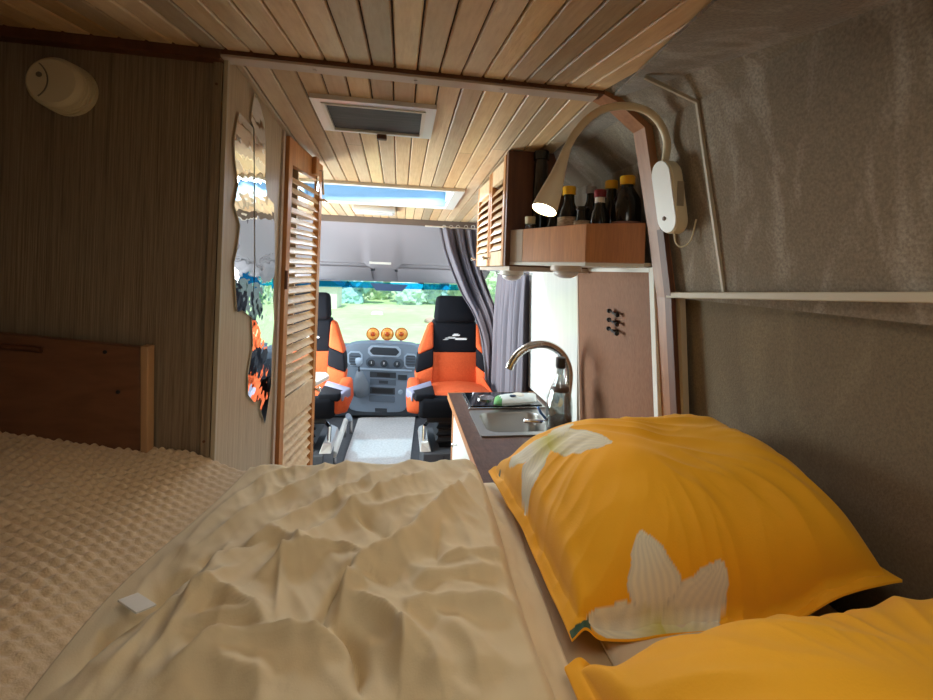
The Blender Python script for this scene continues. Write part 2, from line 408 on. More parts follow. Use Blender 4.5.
# front body below / around windshield
bm = B(); box(bm, -.97, .78, 4.66, 4.7, 0, .55); struct('wall_front', bm, dashdk_m)
wl = struct('window_1', (lambda b: (hexa(b, [Vector(p) for p in ((-.92, 4.67, .55), (.70, 4.67, .55), (.70, 4.68, .55), (-.92, 4.68, .55), (-.92, 3.97, 1.22), (.70, 3.97, 1.22), (.70, 3.98, 1.22), (-.92, 3.98, 1.22))]), b)[1])(B()), pane_m)
bm = B(); hexa(bm, [Vector(p) for p in ((-.92, 3.955, 1.208), (.70, 3.955, 1.208), (.70, 3.965, 1.208), (-.92, 3.965, 1.208), (-.92, 3.90, 1.265), (.70, 3.90, 1.265), (.70, 3.91, 1.265), (-.92, 3.91, 1.265))])
obj('tint_band', bm, tint_m, wl)
bm = B()
for x in (-.97, .69): hexa(bm, [Vector(p) for p in ((x, 4.6, .6), (x+.06, 4.6, .6), (x+.06, 4.68, .6), (x, 4.68, .6), (x, 3.93, 1.25), (x+.06, 3.93, 1.25), (x+.06, 4.0, 1.28), (x, 4.0, 1.28))])
obj('window_frame', bm, dashdk_m, wl)
bm = B(); prism(bm, [AY(370, 283, 3.88), AY(408, 285, 3.88), AY(402, 291.5, 3.88), AY(376, 290.5, 3.88)], (0, .012, 0)); obj('sensor_patch', bm, mat('sensor_blue', s2l((60, 84, 120)), .5), wl)

# ================================================================== CEILING FITTINGS
# roof vent
t = thing('roof_vent', 'white framed roof vent with dark insect screen in plank ceiling', 'vent', ((VH[0]+VH[1])/2, (VH[2]+VH[3])/2, zf(1.255)))
def ring(bm, x0, x1, y0, y1, ix, iy, z0f, h, bev=.002):
    P = lambda x, y, d: Vector((x, y, z0f(y)-d))
    for (a, b, c, d) in ((x0, x1, y0, iy[0]), (x0, x1, iy[1], y1), (x0, ix[0], iy[0], iy[1]), (ix[1], x1, iy[0], iy[1])):
        hexa(bm, [P(a, c, h), P(b, c, h), P(b, d, h), P(a, d, h), P(a, c, 0), P(b, c, 0), P(b, d, 0), P(a, d, 0)], 0)
bm = B(); ring(bm, VH[0]-.022, VH[1]+.024, VH[2]-.020, VH[3]+.012, (VH[0]+.004, VH[1]-.004), (VH[2]+.003, VH[3]-.003), zf, .012); obj('frame', bm, alu_m, t)
bm = B(); ring(bm, VH[0]+.003, VH[1]-.003, VH[2]+.002, VH[3]-.002, (VH[0]+.013, VH[1]-.013), (VH[2]+.009, VH[3]-.009), lambda y: zf(y)-.002, .013); obj('inner_frame', bm, pvc_m, t)
bm = B(); hexa(bm, [Vector((x, y, zf(y)+d)) for d in (-.008, -.004) for x, y in ((VH[0]+.012, VH[2]+.008), (VH[1]-.012, VH[2]+.008), (VH[1]-.012, VH[3]-.008), (VH[0]+.012, VH[3]-.008))]); obj('insect_screen', bm, mesh_m, t)
bm = B(); box(bm, -.085, -.055, VH[3]-.004, VH[3]+.016, zf(1.35)-.028, zf(1.35)-.013, 0, .003); obj('latch', bm, dkwood_m, t)
# skylight
t = thing('skylight', 'wide pale roof skylight with white frame nearest the cab', 'skylight', ((SH[0]+SH[1])/2, 2.2, zf(2.2)))
bm = B(); ring(bm, SH[0]-.04, SH[1]+.05, SH[2]-.025, SH[3]+.03, (SH[0], SH[1]-.0), (SH[2]+.002, SH[3]-.0), zf, .014); obj('frame', bm, pvc_m, t)
bm = B()
for (a, b, c, d) in ((SH[0], SH[0]+.004, SH[2], SH[3]), (SH[1]-.004, SH[1], SH[2], SH[3]), (SH[0], SH[1], SH[2], SH[2]+.004), (SH[0], SH[1], SH[3]-.004, SH[3])):
    box(bm, a, b, c, d, zf(c)-.005, zf(c)+.09)
obj('shaft_lining', bm, mat('shaft_blue', s2l((150, 176, 196)), .4), t)
bm = B(); box(bm, SH[0]-.02, SH[1]+.02, SH[2]-.02, SH[3]+.02, 1.875, 1.883); obj('pane', bm, skypane_m, t)
# ceiling lamp
t = thing('ceiling_lamp', 'small white box lamp on the planks between skylight and cab', 'lamp', (-.11, 2.62, zf(2.6)))
p0, p1 = AY(353, 206, 2.52), AY(395, 210, 2.52)
bm = B(); box(bm, p0.x, p1.x, 2.5, 2.66, zf(2.66)-.03, zf(2.5)-.004, 0, .006); obj('housing', bm, pvc_m, t, smooth='auto')
bm = B(); box(bm, p0.x+.012, p1.x-.012, 2.512, 2.648, zf(2.66)-.034, zf(2.66)-.028, 0, .002); obj('diffuser', bm, splash_m, t)
# sun visors
for k, (a, b) in enumerate(((-.90, -.24), (-.02, .60))):
    t = thing('sun_visor', ('grey sun visor folded up above the windscreen on the %s' % ('wheel side, left of the centre' if k == 0 else 'passenger side')), 'sun visor', ((a+b)/2, 3.75, 1.32), 'cab sun visors')
    bm = B(); hexa(bm, [Vector(p) for p in ((a, 3.57, 1.393), (b, 3.57, 1.393), (b, 3.86, 1.279), (a, 3.86, 1.279), (a, 3.572, 1.404), (b, 3.572, 1.404), (b, 3.864, 1.290), (a, 3.864, 1.290))], 0, .008); obj('visor_pad', bm, lilac_m if 0 else header_m, t, smooth='auto')
    bm = B(); xx = b+.012 if k == 0 else a-.012; tube(bm, [(xx-.01 if k else xx-.02, 3.63, 1.375), (xx+.015, 3.63, 1.375), (xx+.015, 3.62, 1.405)], .006, 8); obj('pivot_arm', bm, dashdk_m, t)
t = thing('cab_light', 'small white map light set in the centre of the cab overhead lip', 'lamp', (-.15, 3.42, 1.43))
bm = B(); box(bm, -.24, -.07, 3.39, 3.42, 1.425, 1.45, 0, .004, ); obj('lens', bm, pvc_m, t)

# ================================================================== LEFT CABINET
wz = zf(.97)
t = thing('wardrobe_cabinet', 'tall wardrobe cabinet in striped brown veneer, left of the aisle', 'cabinet', (-.66, 1.3, 0))
bm = B(); box(bm, -.945, -.395, .97, .985, .0, 1.822); obj('front_panel', bm, veneer_m, t)
bm = B(); hexa(bm, [Vector(p) for p in ((-.395, .975, 0), (-.379, .97, 0), (-.379, 1.39, 0), (-.395, 1.39, 0), (-.395, .975, zf(.98)-.001), (-.379, .97, zf(.98)-.001), (-.379, 1.39, zf(1.39)-.001), (-.395, 1.39, zf(1.39)-.001))]); obj('side_panel', bm, veneer_in, t)
bm = B(); box(bm, -.384, -.375, .962, .972, 0, 1.835, 0, .001); obj('corner_trim', bm, cream_m, t)
bm = B(); box(bm, -.404, -.386, .961, .97, 0, 1.822, 0, .001)
for z in (1.775, 1.02): lathe(bm, [(.003, 0), (.003, .0015), (0, .0015)], (-.396, .961, z), (0, -1, 0), 8, 1)
obj('edge_strip', bm, [veneer_m, dkwood_m], t)
bm = B(); box(bm, -.395, -.372, 1.39, 1.412, 0, zf(1.42)-.002, 0, .002); obj('post', bm, mauve_m, t)
bm = B(); box(bm, -.945, -.40, 1.7, 1.715, 0, 1.79); obj('back_panel', bm, veneer_in, t)
# louvred door (open angle)
hx, hy = -.372, 1.418; ang = .153; L_ = .315
def D(u, w, z):   # u along door, w thickness toward aisle
    return Vector((hx+math.sin(ang)*u+math.cos(ang)*w, hy+math.cos(ang)*u-math.sin(ang)*w, z))
t2 = thing('louvred_door', 'tall pine louvred wardrobe door standing ajar by the aisle', 'door', D(0, 0, .02))
def dbox(bm, u0, u1, w0, w1, z0, z1, z2=None, z3=None, mi=0, bev=.0015):
    z2 = z1 if z2 is None else z2
    hexa(bm, [D(u0, w0, z0), D(u1, w0, z0), D(u1, w1, z0), D(u0, w1, z0), D(u0, w0, z1), D(u1, w0, z2), D(u1, w1, z2), D(u0, w1, z1)], mi, bev)
ztop0, ztop1 = zf(hy)-.012, zf(hy+.32)-.012
for (a, b) in ((0, .03), (.285, .315)):
    bm = B(); dbox(bm, a, b, -.011, .011, .04, ztop0-(ztop0-ztop1)*a/.315, ztop0-(ztop0-ztop1)*b/.315); obj('stile', bm, pine_m, t2)
bm = B(); dbox(bm, .03, .285, -.010, .010, 1.725, ztop0-.002, ztop1+.001); obj('rail', bm, pine_m, t2)
bm = B(); dbox(bm, .03, .285, -.010, .010, .868, .960); obj('rail', bm, pale_m, t2)
bm = B(); dbox(bm, .03, .285, -.010, .010, .04, .10); obj('rail', bm, pine_m, t2)
def slats(z0, z1):
    z = z0
    while z < z1-.01:
        bm = B()
        hexa(bm, [D(.03, .006, z), D(.285, .006, z), D(.285, .010, z+.004), D(.03, .010, z+.004), D(.03, -.010, z+.020), D(.285, -.010, z+.020), D(.285, -.007, z+.025), D(.03, -.007, z+.025)])
        obj('slat', bm, pale_m, t2); z += .0335
slats(.965, 1.70); slats(.105, .86)
bm = B(); dbox(bm, .20, .235, .010, .026, 1.735, 1.80, mi=0, bev=.003); obj('wood_block', bm, pine_m, t2)
bm = B(); tube(bm, [D(.255, .012, 1.76), D(.255, .03, 1.76), D(.255, .034, 1.69), D(.262, .034, 1.67)], .004, 8); dbox(bm, .245, .268, .010, .014, 1.68, 1.775); obj('latch', bm, metal_m, t2)
bm = B(); tube(bm, [D(.296, .011, 1.655), D(.296, .028, 1.655), D(.305, .032, 1.65)], .006, 8); obj('hook', bm, metal_m, t2)
bm = B(); lathe(bm, [(.005, 0), (.005, .012), (.009, .016), (.009, .026), (0, .028)], D(.30, .011, .915), D(0, 1, 0)-D(0, 0, 0), 14); obj('knob', bm, chrome_m, t2, smooth=True)
for z in (1.32, .30):
    bm = B(); tube(bm, [D(0, .014, z), D(0, .014, z+.06)], .005, 8); obj('hinge', bm, dkwood_m, t2)
# mirror pieces on side panel (jagged outlines)
XM = -.378
t = thing('wavy_mirror', 'tall jagged-edged mirror in two strips on wardrobe side panel', 'mirror', AX(255, 260, XM))
left = [(238, 112), (250, 126), (252, 128), (253, 262), (251, 318), (241, 310), (236, 312), (234, 285), (233, 262), (236, 250), (239, 225), (233, 205), (237, 185), (234, 160), (233, 140)]
right = [(253.5, 93), (259, 105), (263.5, 122), (264.5, 150), (264, 180), (266, 196), (273, 204), (274, 262), (272, 300), (273, 322), (271, 345), (270, 385), (264, 424), (259, 408), (261, 400), (253, 402), (247, 395), (247, 375), (252, 345), (251, 318.5), (254.2, 262), (253.2, 128.5), (250, 120), (251.5, 105)]
for pl in (left, right):
    bm = B(); prism(bm, [AX(x, y, XM+.001) for x, y in pl], (.003, 0, 0)); obj('mirror_strip', bm, mirror_m, t)
# smoke detector
bc = AY(70, 91, .968)
t = thing('smoke_detector', 'round ribbed cream smoke detector on dark cabinet panel', 'smoke detector', bc)
bm = B(); prof = [(.060, 0), (.060, .010)]
for k in range(4): prof += [(.0565, .011+k*.008), (.0565, .014+k*.008), (.0595-k*.0008, .015+k*.008), (.0595-k*.0008, .0185+k*.008)]
prof += [(.055, .046), (.048, .052), (0, .053)]
lathe(bm, [(r*.86, h*.9) for r, h in prof], bc, (0, -1, 0), 40); obj('body', bm, cork_m, t)
bm = B(); lathe(bm, [(.005, .046), (.005, .0485), (0, .0485)], bc+Vector((-.020, 0, .010)), (0, -1, 0), 12); obj('test_button', bm, mat('detector_hole', s2l((110, 96, 76)), .6), t)
bm = B(); tube(bm, [bc+Vector((.040*math.cos(a)-.045, -.0480, .040*math.sin(a))) for a in [(-.9+1.8*i/14) for i in range(15)]], .0012, 6); obj('cover_seam', bm, mat('detector_hole', (0, 0, 0)), t)
# plywood board
t = thing('plywood_board', 'reddish plywood board with hand slot propped at the left wall', 'board', AY(75, 440, .94))
P = [AY(-60, 328, .94), AY(140, 347.5, .94), AY(140, 470, .94), AY(-60, 470, .94)]
bm = B(); prism(bm, P, (0, .018, 0), 0, .002)
for p in ((108, 349, 1),): pass
for (x, y) in ((105, 352), (118, 392)):
    lathe(bm, [(.004, 0), (.004, .001), (0, .001)], AY(x, y, .94), (0, -1, 0), 10, 1)
obj('board_panel', bm, [ply_m, black_m], t)
P = [AY(140, 346, .936), AY(148, 346.8, .936), AY(147, 470, .936), AY(140, 470, .936)]
bm = B(); prism(bm, P, (0, .024, 0), 0, .002); obj('edge_strip', bm, plyedge_m, t)
a, b = AY(2, 346, .937), AY(42, 350, .937)
bm = B(); tube(bm, [a, b], .006, 10); obj('hand_slot', bm, dkwood_m, t)

# ================================================================== KITCHEN SIDE
# counter cabinet
t = thing('kitchen_cabinet', 'low kitchen cabinet with white doors under the dark worktop', 'cabinet', (.48, 1.6, 0))
zc = .77
bm = B(); box(bm, .275, .31, 2.0, 2.025, 0, zc, 0, .001); obj('end_post', bm, beech_m, t)
bm = B(); box(bm, .285, .69, 1.05, 2.02, 0, .02); box(bm, .31, .69, 2.005, 2.02, .02, zc); obj('body', bm, beech_m, t)
for (y0, y1) in ((1.52, 1.995), (1.05, 1.51)):
    bm = B(); box(bm, .278, .294, y0, y1, .06, zc-.012, 0, .002); d = obj('door', bm, pvc_m, t)
    bm = B(); lathe(bm, [(.004, 0), (.004, .012), (.010, .016), (.011, .022), (0, .026)], (.278, (y0+.07 if y0 < 1.3 else y1-.14), .62), (-1, 0, 0), 14); obj('knob', bm, chrome_m, d, smooth=True)
bm = B()
# worktop with sink hole (x .345-.625, y 1.50-1.735)
sx0, sx1, sy0, sy1 = .335, .60, 1.50, 1.74
for (a, b, c, d) in ((.252, .735, 1.04, sy0), (.252, .735, sy1, 2.035), (.252, sx0, sy0, sy1), (sx1, .735, sy0, sy1)):
    box(bm, a, b, c, d, .772, .80)
wt = tag(obj('worktop', bm, counter_m, None, origin=(.45, 1.5, .8)), 'dark brown woodgrain worktop over the low kitchen cabinet', 'worktop')
bm = B(); box(bm, .2505, .2525, 1.04, 2.035, .772, .801); box(bm, .2505, .735, 2.033, 2.037, .772, .801); obj('edge_band', bm, beech_m, wt)
# sink
t = thing('steel_sink', 'small stainless steel sink basin set in the worktop', 'sink', (.46, 1.62, .8))
bm = B()
rim = [(-1, -1), (1, -1), (1, 1), (-1, 1)]
cx, cy = (sx0+sx1)/2, (sy0+sy1)/2
def rr(hx_, hy_, r, n=8):
    out = []
    for (qx, qy, a0) in ((1, -1, -90), (1, 1, 0), (-1, 1, 90), (-1, -1, 180)):
        for k in range(n+1):
            a = math.radians(a0+90*k/n); out.append((qx*(hx_-r)+r*math.cos(a), qy*(hy_-r)+r*math.sin(a)))
    return out
levels = [(.158, .138, .012, .801), (.158, .138, .012, .806), (.128, .108, .05, .806), (.122, .102, .05, .798), (.108, .090, .045, .70), (.085, .07, .04, .69)]
rings = []
for hx_, hy_, r, z in levels: rings.append([bm.verts.new((cx+x, cy+y, z)) for x, y in rr(hx_, hy_, r)])
for A, Bq in zip(rings, rings[1:]):
    n = len(A)
    for k in range(n): bm.faces.new((A[k], A[(k+1) % n], Bq[(k+1) % n], Bq[k]))
bm.faces.new(rings[-1])
obj('basin', bm, mat('sink_steel', (.42, .40, .37), .38, 1), t, smooth='auto')
bm = B(); lathe(bm, [(.022, .691), (.022, .694), (.014, .695), (0, .692)], (cx, cy, 0)); obj('drain', bm, chrome_m, t)
# faucet
t = thing('kitchen_faucet', 'tall curved brushed metal faucet arching over the sink', 'faucet', (.60, 1.50, .8))
fp = [AY(566, 432, 1.52), AY(567, 400, 1.52), AY(569, 372, 1.52), AY(562, 354, 1.52), AY(548, 345, 1.52), AY(532, 345.5, 1.52), AY(519, 353, 1.52), AY(512, 362, 1.52), AY(509, 369, 1.52)]
fp[0].z = .80
bm = B(); tube(bm, smooth_path(fp, 8), .015, 16); obj('spout', bm, metal_m, t, smooth=True)
b0 = fp[0]
bm = B(); lathe(bm, [(.026, 0), (.026, .012), (.020, .02), (.020, .06), (.016, .07)], b0, (0, 0, 1), 20); obj('base', bm, metal_m, t, smooth='auto')
bm = B(); tube(bm, [b0+Vector((0, 0, .045)), b0+Vector((-.05, -.01, .04)), AY(524, 421, 1.45)], [.009, .008, .006], 10); obj('lever', bm, chrome_m, t, smooth=True)
# glass swing bottle
bb = AZ(558, 441, .80); bb = Vector((bb.x, bb.y, .80)); YB = bb.y
ztop = AY(561, 357, YB).z
hb = ztop-.8; w = .047
t = thing('glass_bottle', 'tall clear glass bottle with black stopper beside the faucet', 'bottle', bb)
bm = B(); lathe(bm, [(0, .001), (w*.9, .001), (w, .01), (w, hb*.42), (w*.93, hb*.52), (w*.55, hb*.68), (.014, hb*.76), (.0135, hb*.88), (.016, hb*.885), (.016, hb*.91), (.012, hb*.91), (.010, hb*.76), (w*.5, hb*.66), (w-.004, hb*.42), (w-.004, .008), (0, .006)], bb, (0, 0, 1), 28); obj('bottle_body', bm, clearglass, t, smooth=True)
bm = B(); lathe(bm, [(.0, hb*.87), (.016, hb*.87), (.0175, hb*.89), (.0175, hb*.99), (.012, hb), (0, hb)], bb, (0, 0, 1), 20); obj('stopper', bm, black_m, t, smooth='auto')
bm = B(); lathe(bm, [(0, .008), (w-.006, .008), (w-.006, hb*.28), (0, hb*.28)], bb, (0, 0, 1), 20); obj('liquid', bm, glass('liquid', (.32, .36, .38), .1), t, smooth='auto')
bm = B(); lathe(bm, [(w*.62, hb*.655), (w*.70, hb*.63), (w*.71, hb*.60)], bb, (0, 0, 1), 20); obj('neck_label', bm, mat('grey_label', s2l((96, 80, 74)), .5), t, smooth=True)
# dish brush / cup
cb = AZ(549, 438, .80); cb.z = .80
t = thing('dish_brush', 'white dish brush standing by the sink before the bottle', 'brush', cb)
bm = B(); lathe(bm, [(0, 0), (.014, 0), (.016, .02), (.015, .05), (.010, .06), (0, .062)], cb, (0, 0, 1), 18); obj('brush_head', bm, pvc_m, t, smooth='auto')
bm = B(); tube(bm, [cb+Vector((0, 0, .055)), AY(541, 413, cb.y), AY(538, 407, cb.y)], .005, 8); obj('handle', bm, bluepl_m, t, smooth=True)
# hob
t = thing('gas_hob', 'black glass hob with steel rim at far end of worktop', 'hob', (.48, 1.9, .8))
bm = B(); box(bm, .315, .66, 1.79, 2.01, .8005, .806, 0, .002); obj('rim', bm, metal_m, t)
bm = B(); box(bm, .325, .65, 1.80, 2.0, .806, .812, 0, .002); gl = obj('glass_plate', bm, darkglass_m, t)
for x in (.41, .56):
    bm = B(); lathe(bm, [(.04, .812), (.04, .818), (.02, .822), (0, .822)], (x, 1.9, 0)); obj('burner', bm, metal_m, t, smooth='auto')
# wipes pack
wp = AZ(524, 411, .83)
t = thing('wipes_pack', 'soft white and green pack of wipes lying across the hob', 'pack', (.52, 1.83, .822))
bm = B()
def wf(u, v, s):
    x = -.5+u; y = -.5+v
    e = max(0, (1-(2*x)**4))*max(0, (1-(2*y)**2)); z = s*(.022*e**.5)+.0015*nz(u*9, v*9, s)
    return Vector((.525+x*.20+y*.03, 1.80+y*.10+x*.03, .838+z))
for s in (1, -1): grid(bm, lambda u, v: wf(u, v, s), 26, 14)
for f in bm.faces:
    c = f.calc_center_median()
    if c.x < .45: f.material_index = 1
obj('pack_body', bm, [wipe_m, green_m], t, smooth=True)
bm = B(); lathe(bm, [(.028, 0), (.026, .004), (0, .005)], (.535, 1.795, .8585), (0, -.2, 1), 18, 0, 1, .6); obj('flap_lid', bm, label3_m, t, smooth='auto')
bm = B(); lathe(bm, [(.012, 0), (.011, .003), (0, .003)], (.505, 1.775, .860), (0, -.5, 1), 12, 0, 1.3, .5); obj('print', bm, mat('navy_print', (.02, .03, .08), .5), t)
# splash panel, brown panel
bm = B(); hexa(bm, [Vector(p) for p in ((.694, 1.53, .8), (.70, 1.53, .8), (.70, 2.14, .8), (.69, 2.14, .8), (.676, 1.53, 1.425), (.70, 1.53, 1.425), (.70, 2.14, 1.425), (.676, 2.14, 1.425))]); struct('wall_splash_panel', bm, splash_m)
bm = B(); tube(bm, [(.69, 1.30, .812), (.69, 2.03, .812)], .008, 8); struct('baseboard_worktop', bm, pvc_m)
t = thing('tall_cabinet_panel', 'brown wooden side panel between splashback and bed, below bottle shelf', 'panel', (.66, 1.25, 1.1))
pa, pb = AX(583, 270, .676), AX(645, 264, .664)
bm = B(); hexa(bm, [Vector(p) for p in ((.71, 1.03, .801), (.72, 1.03, .801), (.72, 1.52, .801), (.705, 1.52, .801), (.660, 1.03, 1.42), (.69, 1.03, 1.42), (.69, 1.52, 1.42), (.672, 1.52, 1.42))]); obj('panel_board', bm, panel_m, t)
bm = B(); hexa(bm, [Vector(p) for p in ((.703, 1.52, .801), (.72, 1.52, .801), (.72, 1.532, .801), (.703, 1.532, .801), (.670, 1.52, 1.42), (.69, 1.52, 1.42), (.69, 1.532, 1.42), (.670, 1.532, 1.42))]); obj('edge_trim', bm, mauve_m, t)
bm = B(); hexa(bm, [Vector(p) for p in ((.694, 1.0, .801), (.72, 1.0, .801), (.72, 1.035, .801), (.706, 1.035, .801), (.648, 1.0, 1.425), (.69, 1.0, 1.425), (.69, 1.035, 1.425), (.657, 1.035, 1.425))]); obj('front_trim', bm, pvc_m, t)
bm = B(); hexa(bm, [Vector(p) for p in ((.655, 1.03, 1.412), (.69, 1.03, 1.412), (.69, 1.52, 1.412), (.664, 1.52, 1.412), (.655, 1.03, 1.424), (.69, 1.03, 1.424), (.69, 1.52, 1.424), (.664, 1.52, 1.424))]); obj('top_trim', bm, pvc_m, t)
# hook rack
hk = AX(616, 322, .668)
t = thing('hook_rack', 'small rack of black pegs on the brown wooden panel', 'hooks', hk)
for k in range(3):
    z = hk.z+.028-.028*k
    bm = B(); tube(bm, [(.682, hk.y, z), (.655, hk.y, z)], .005, 8)
    tube(bm, [(.657, hk.y+.022, z+.004), (.657, hk.y-.022, z-.004)], .0035, 8)
    lathe(bm, [(.007, 0), (.007, .006), (0, .007)], (.657, hk.y-.022, z-.004), (0, -1, 0), 10); lathe(bm, [(.007, 0), (.007, .006), (0, .007)], (.657, hk.y+.022, z+.004), (0, 1, 0), 10)
    obj('peg', bm, black_m, t)
# overhead cupboard
t = thing('wall_cupboard', 'wooden wall cupboard with louvred doors above the kitchen', 'cupboard', (.5, 1.68, 1.41))
yc0, yc1 = 1.41, 1.95
bm = B(); hexa(bm, [Vector(p) for p in ((.372, yc0, 1.42), (.66, yc0, 1.42), (.66, yc0+.016, 1.42), (.372, yc0+.016, 1.42), (.372, yc0, zf(1.41)-.002), (.52, yc0, zf(1.41)-.002), (.52, yc0+.016, zf(1.41)-.002), (.372, yc0+.016, zf(1.41)-.002))]); obj('end_panel', bm, dkwood_m, t)
bm = B(); box(bm, .372, .664, yc0, yc1, 1.405, 1.42, 0, .001); obj('bottom', bm, mauve_m, t)
bm = B(); box(bm, .372, .52, yc1-.015, yc1, 1.42, zf(1.95)-.002); obj('far_panel', bm, beech_m, t)
bm = B(); box(bm, .355, .372, yc0-.005, yc0+.018, 1.42, zf(1.42)-.003, 0, .001); obj('end_stile', bm, dkwood_m, t)
def cdoor(y0, y1):
    bm = B(); x0, x1 = .352, .370
    box(bm, x0, x1, y0, y0+.028, 1.422, zf(y0)-.012, 0, .001); d = obj('door', bm, pine_m, t)
    bm = B(); box(bm, x0, x1, y1-.028, y1, 1.422, zf(y1)-.012, 0, .001); obj('stile', bm, pine_m, d)
    bm = B(); box(bm, x0+.001, x1, y0+.028, y1-.028, 1.422, 1.475); obj('rail', bm, pale_m, d); bm = B(); box(bm, x0+.001, x1, y0+.028, y1-.028, zf(y1)-.075, zf(y1)-.014); obj('rail', bm, pale_m, d)
    z = 1.478; bm = B()
    while z < zf(y1)-.095:
        hexa(bm, [Vector(p) for p in ((x0-.004, y0+.028, z), (x0, y0+.028, z+.004), (x0, y1-.028, z+.004), (x0-.004, y1-.028, z), (x1-.004, y0+.028, z+.028), (x1, y0+.028, z+.030), (x1, y1-.028, z+.030), (x1-.004, y1-.028, z+.028))]); z += .030
    obj('louvre_slats', bm, pale_m, d)
    bm = B(); yk = y1-.02; tube(bm, [(x0, yk, 1.452), (x0-.022, yk, 1.452)], .004, 8); lathe(bm, [(.008, 0), (.008, .006), (0, .008)], (x0-.022, yk, 1.452), (-1, 0, 0), 12); obj('knob', bm, chrome_m, d)
cdoor(1.43, 1.665); cdoor(1.675, 1.945)
# bottle shelf
t = thing('bottle_shelf', 'angled wooden shelf tray holding dark bottles over the kitchen', 'shelf', (.55, 1.2, 1.43))
fp_ = [(.372, 1.41), (.402, 1.36), (.518, 1.125), (.648, 1.04)]
back = [(.70, 1.04), (.70, 1.41)]
bm = B(); prism(bm, [Vector((x, y, 1.425)) for x, y in fp_+[(.672, 1.04), (.672, 1.41)]], (0, 0, .012)); obj('shelf_board', bm, pvc_m, t)
for (a, b), m_ in zip(zip(fp_, fp_[1:]), (mauve_m, beech_m, beech_m)):
    A = Vector((*a, 0)); Bv = Vector((*b, 0)); n = (Bv-A).normalized(); n = Vector((n.y, -n.x, 0))
    if n.y < 0: n = -n
    bm = B(); hexa(bm, [A+Vector((0, 0, 1.433)), Bv+Vector((0, 0, 1.433)), Bv+n*.012+Vector((0, 0, 1.433)), A+n*.012+Vector((0, 0, 1.433)),
                        A+Vector((0, 0, 1.545)), Bv+Vector((0, 0, 1.545)), Bv+n*.012+Vector((0, 0, 1.545)), A+n*.012+Vector((0, 0, 1.545))], 0, .0015); obj('fascia', bm, m_, t)
# bottles on shelf
def bottle(cx_, y, r, h, cap, label, neck=.4, lab=None, labz=(.1, .5), capr=None, caph=.028, grp='bottles on the wall shelf', name='bottle', shoulder=.64):
    z0 = 1.4375; c = Vector((cx_, y, z0)); t = thing(name, label, 'bottle', c, grp)
    nr = r*neck; capr = capr or nr*1.25; hc = h-caph
    bm = B(); lathe(bm, [(0, 0), (r*.92, 0), (r, .006), (r, hc*shoulder), (r*.93, hc*(shoulder+.1)), (nr*1.1, hc*(shoulder+.24)), (nr, hc*.95), (nr, hc), (0, hc)], c, (0, 0, 1), 24); obj('bottle_body', bm, bottle_m, t, smooth='auto')
    bm = B(); lathe(bm, [(0, hc), (capr, hc), (capr, h-.003), (capr*.9, h), (0, h)], c, (0, 0, 1), 20); obj('cap', bm, cap, t, smooth='auto')
    if lab:
        bm = B(); lathe(bm, [(r+.001, hc*labz[0]), (r+.001, hc*labz[1])], c, (0, 0, 1), 24)
        obj('paper_label', bm, lab, t, smooth=True)
    return t
def ctr(px, Y): return AY(px, 200, Y).x
def hgt(px, py, Y): return AY(px, py, Y).z-1.4375
bottle(ctr(627, 1.13), 1.13, .040, hgt(624, 176, 1.13), ycap_m, 'largest black bottle with yellow cap, rightmost on the wall shelf', .42,  label2_m, (.3, .52), caph=.026, shoulder=.72)
bottle(ctr(611, 1.215), 1.215, .028, hgt(613, 181, 1.215), ycap_m, 'yellow-capped black bottle half hidden behind the largest bottle', .55, None, caph=.026)
bottle(ctr(600, 1.165), 1.165, .028, hgt(600, 190, 1.165), rcap_m, 'small black bottle with dark red cap and white neck band', .5, None, caph=.022)
bm = B(); c = Vector((ctr(600, 1.165), 1.165, 1.4375)); hh = hgt(600, 190, 1.165)-.022; lathe(bm, [(.0148, hh-.026), (.0148, hh-.001)], c, (0, 0, 1), 18); obj('neck_band', bm, label3_m, [o for o in C.objects if o.get('label', '').startswith('small black bottle with dark red')][0])
bottle(ctr(591, 1.28), 1.28, .031, hgt(591, 185, 1.25), gcap_m, 'dark bottle with grey cap behind the red-capped bottle', .45, None, caph=.022)
bottle(ctr(569, 1.26), 1.26, .033, hgt(568, 186, 1.25), ycap_m, 'yellow-capped dark bottle with curved beige label above lamp head', .5, label_m, (.32, .66), caph=.026)
bottle(ctr(554, 1.30), 1.30, .024, hgt(552, 208, 1.29), black_m, 'short black-capped bottle right behind the lamp head', .6, None, caph=.02)
bottle(ctr(583, 1.205), 1.205, .025, hgt(583, 207, 1.205), bottle_m, 'squat dark bottle with beige front label and no bright cap', .7, label_m, (.3, .8), caph=.012)
# tall dark box-like bottle in the corner
bottle(ctr(540, 1.375), 1.375, .026, hgt(537, 151, 1.375), bottle_m, 'tallest dark bottle standing in the shelf corner by the cupboard', .8, None, caph=.03, shoulder=.72)
jc = Vector((ctr(524, 1.37)-.0, 1.335, 1.4375)); jc.x = ctr(531, 1.36); jc.y = 1.36
t = thing('clip_jar', 'small glass clip-top jar at left end of the bottle shelf', 'jar', jc)
hj = hgt(531, 217, 1.36)
bm = B(); lathe(bm, [(0, 0), (.017, 0), (.019, .01), (.019, hj*.7), (.016, hj*.82), (.016, hj*.84)], jc, (0, 0, 1), 20); obj('jar_body', bm, clearglass, t, smooth='auto')
bm = B(); lathe(bm, [(.017, hj*.84), (.018, hj), (0, hj)], jc, (0, 0, 1), 16); obj('stopper', bm, cork_m, t, smooth='auto')
bm = B(); tube(bm, [jc+Vector((.017, 0, hj*.75)), jc+Vector((.026, 0, hj*1.02)), jc+Vector((.045, 0, hj*.98)), jc+Vector((.05, 0, hj*.8))], .0018, 6); obj('wire_clip', bm, chrome_m, t)
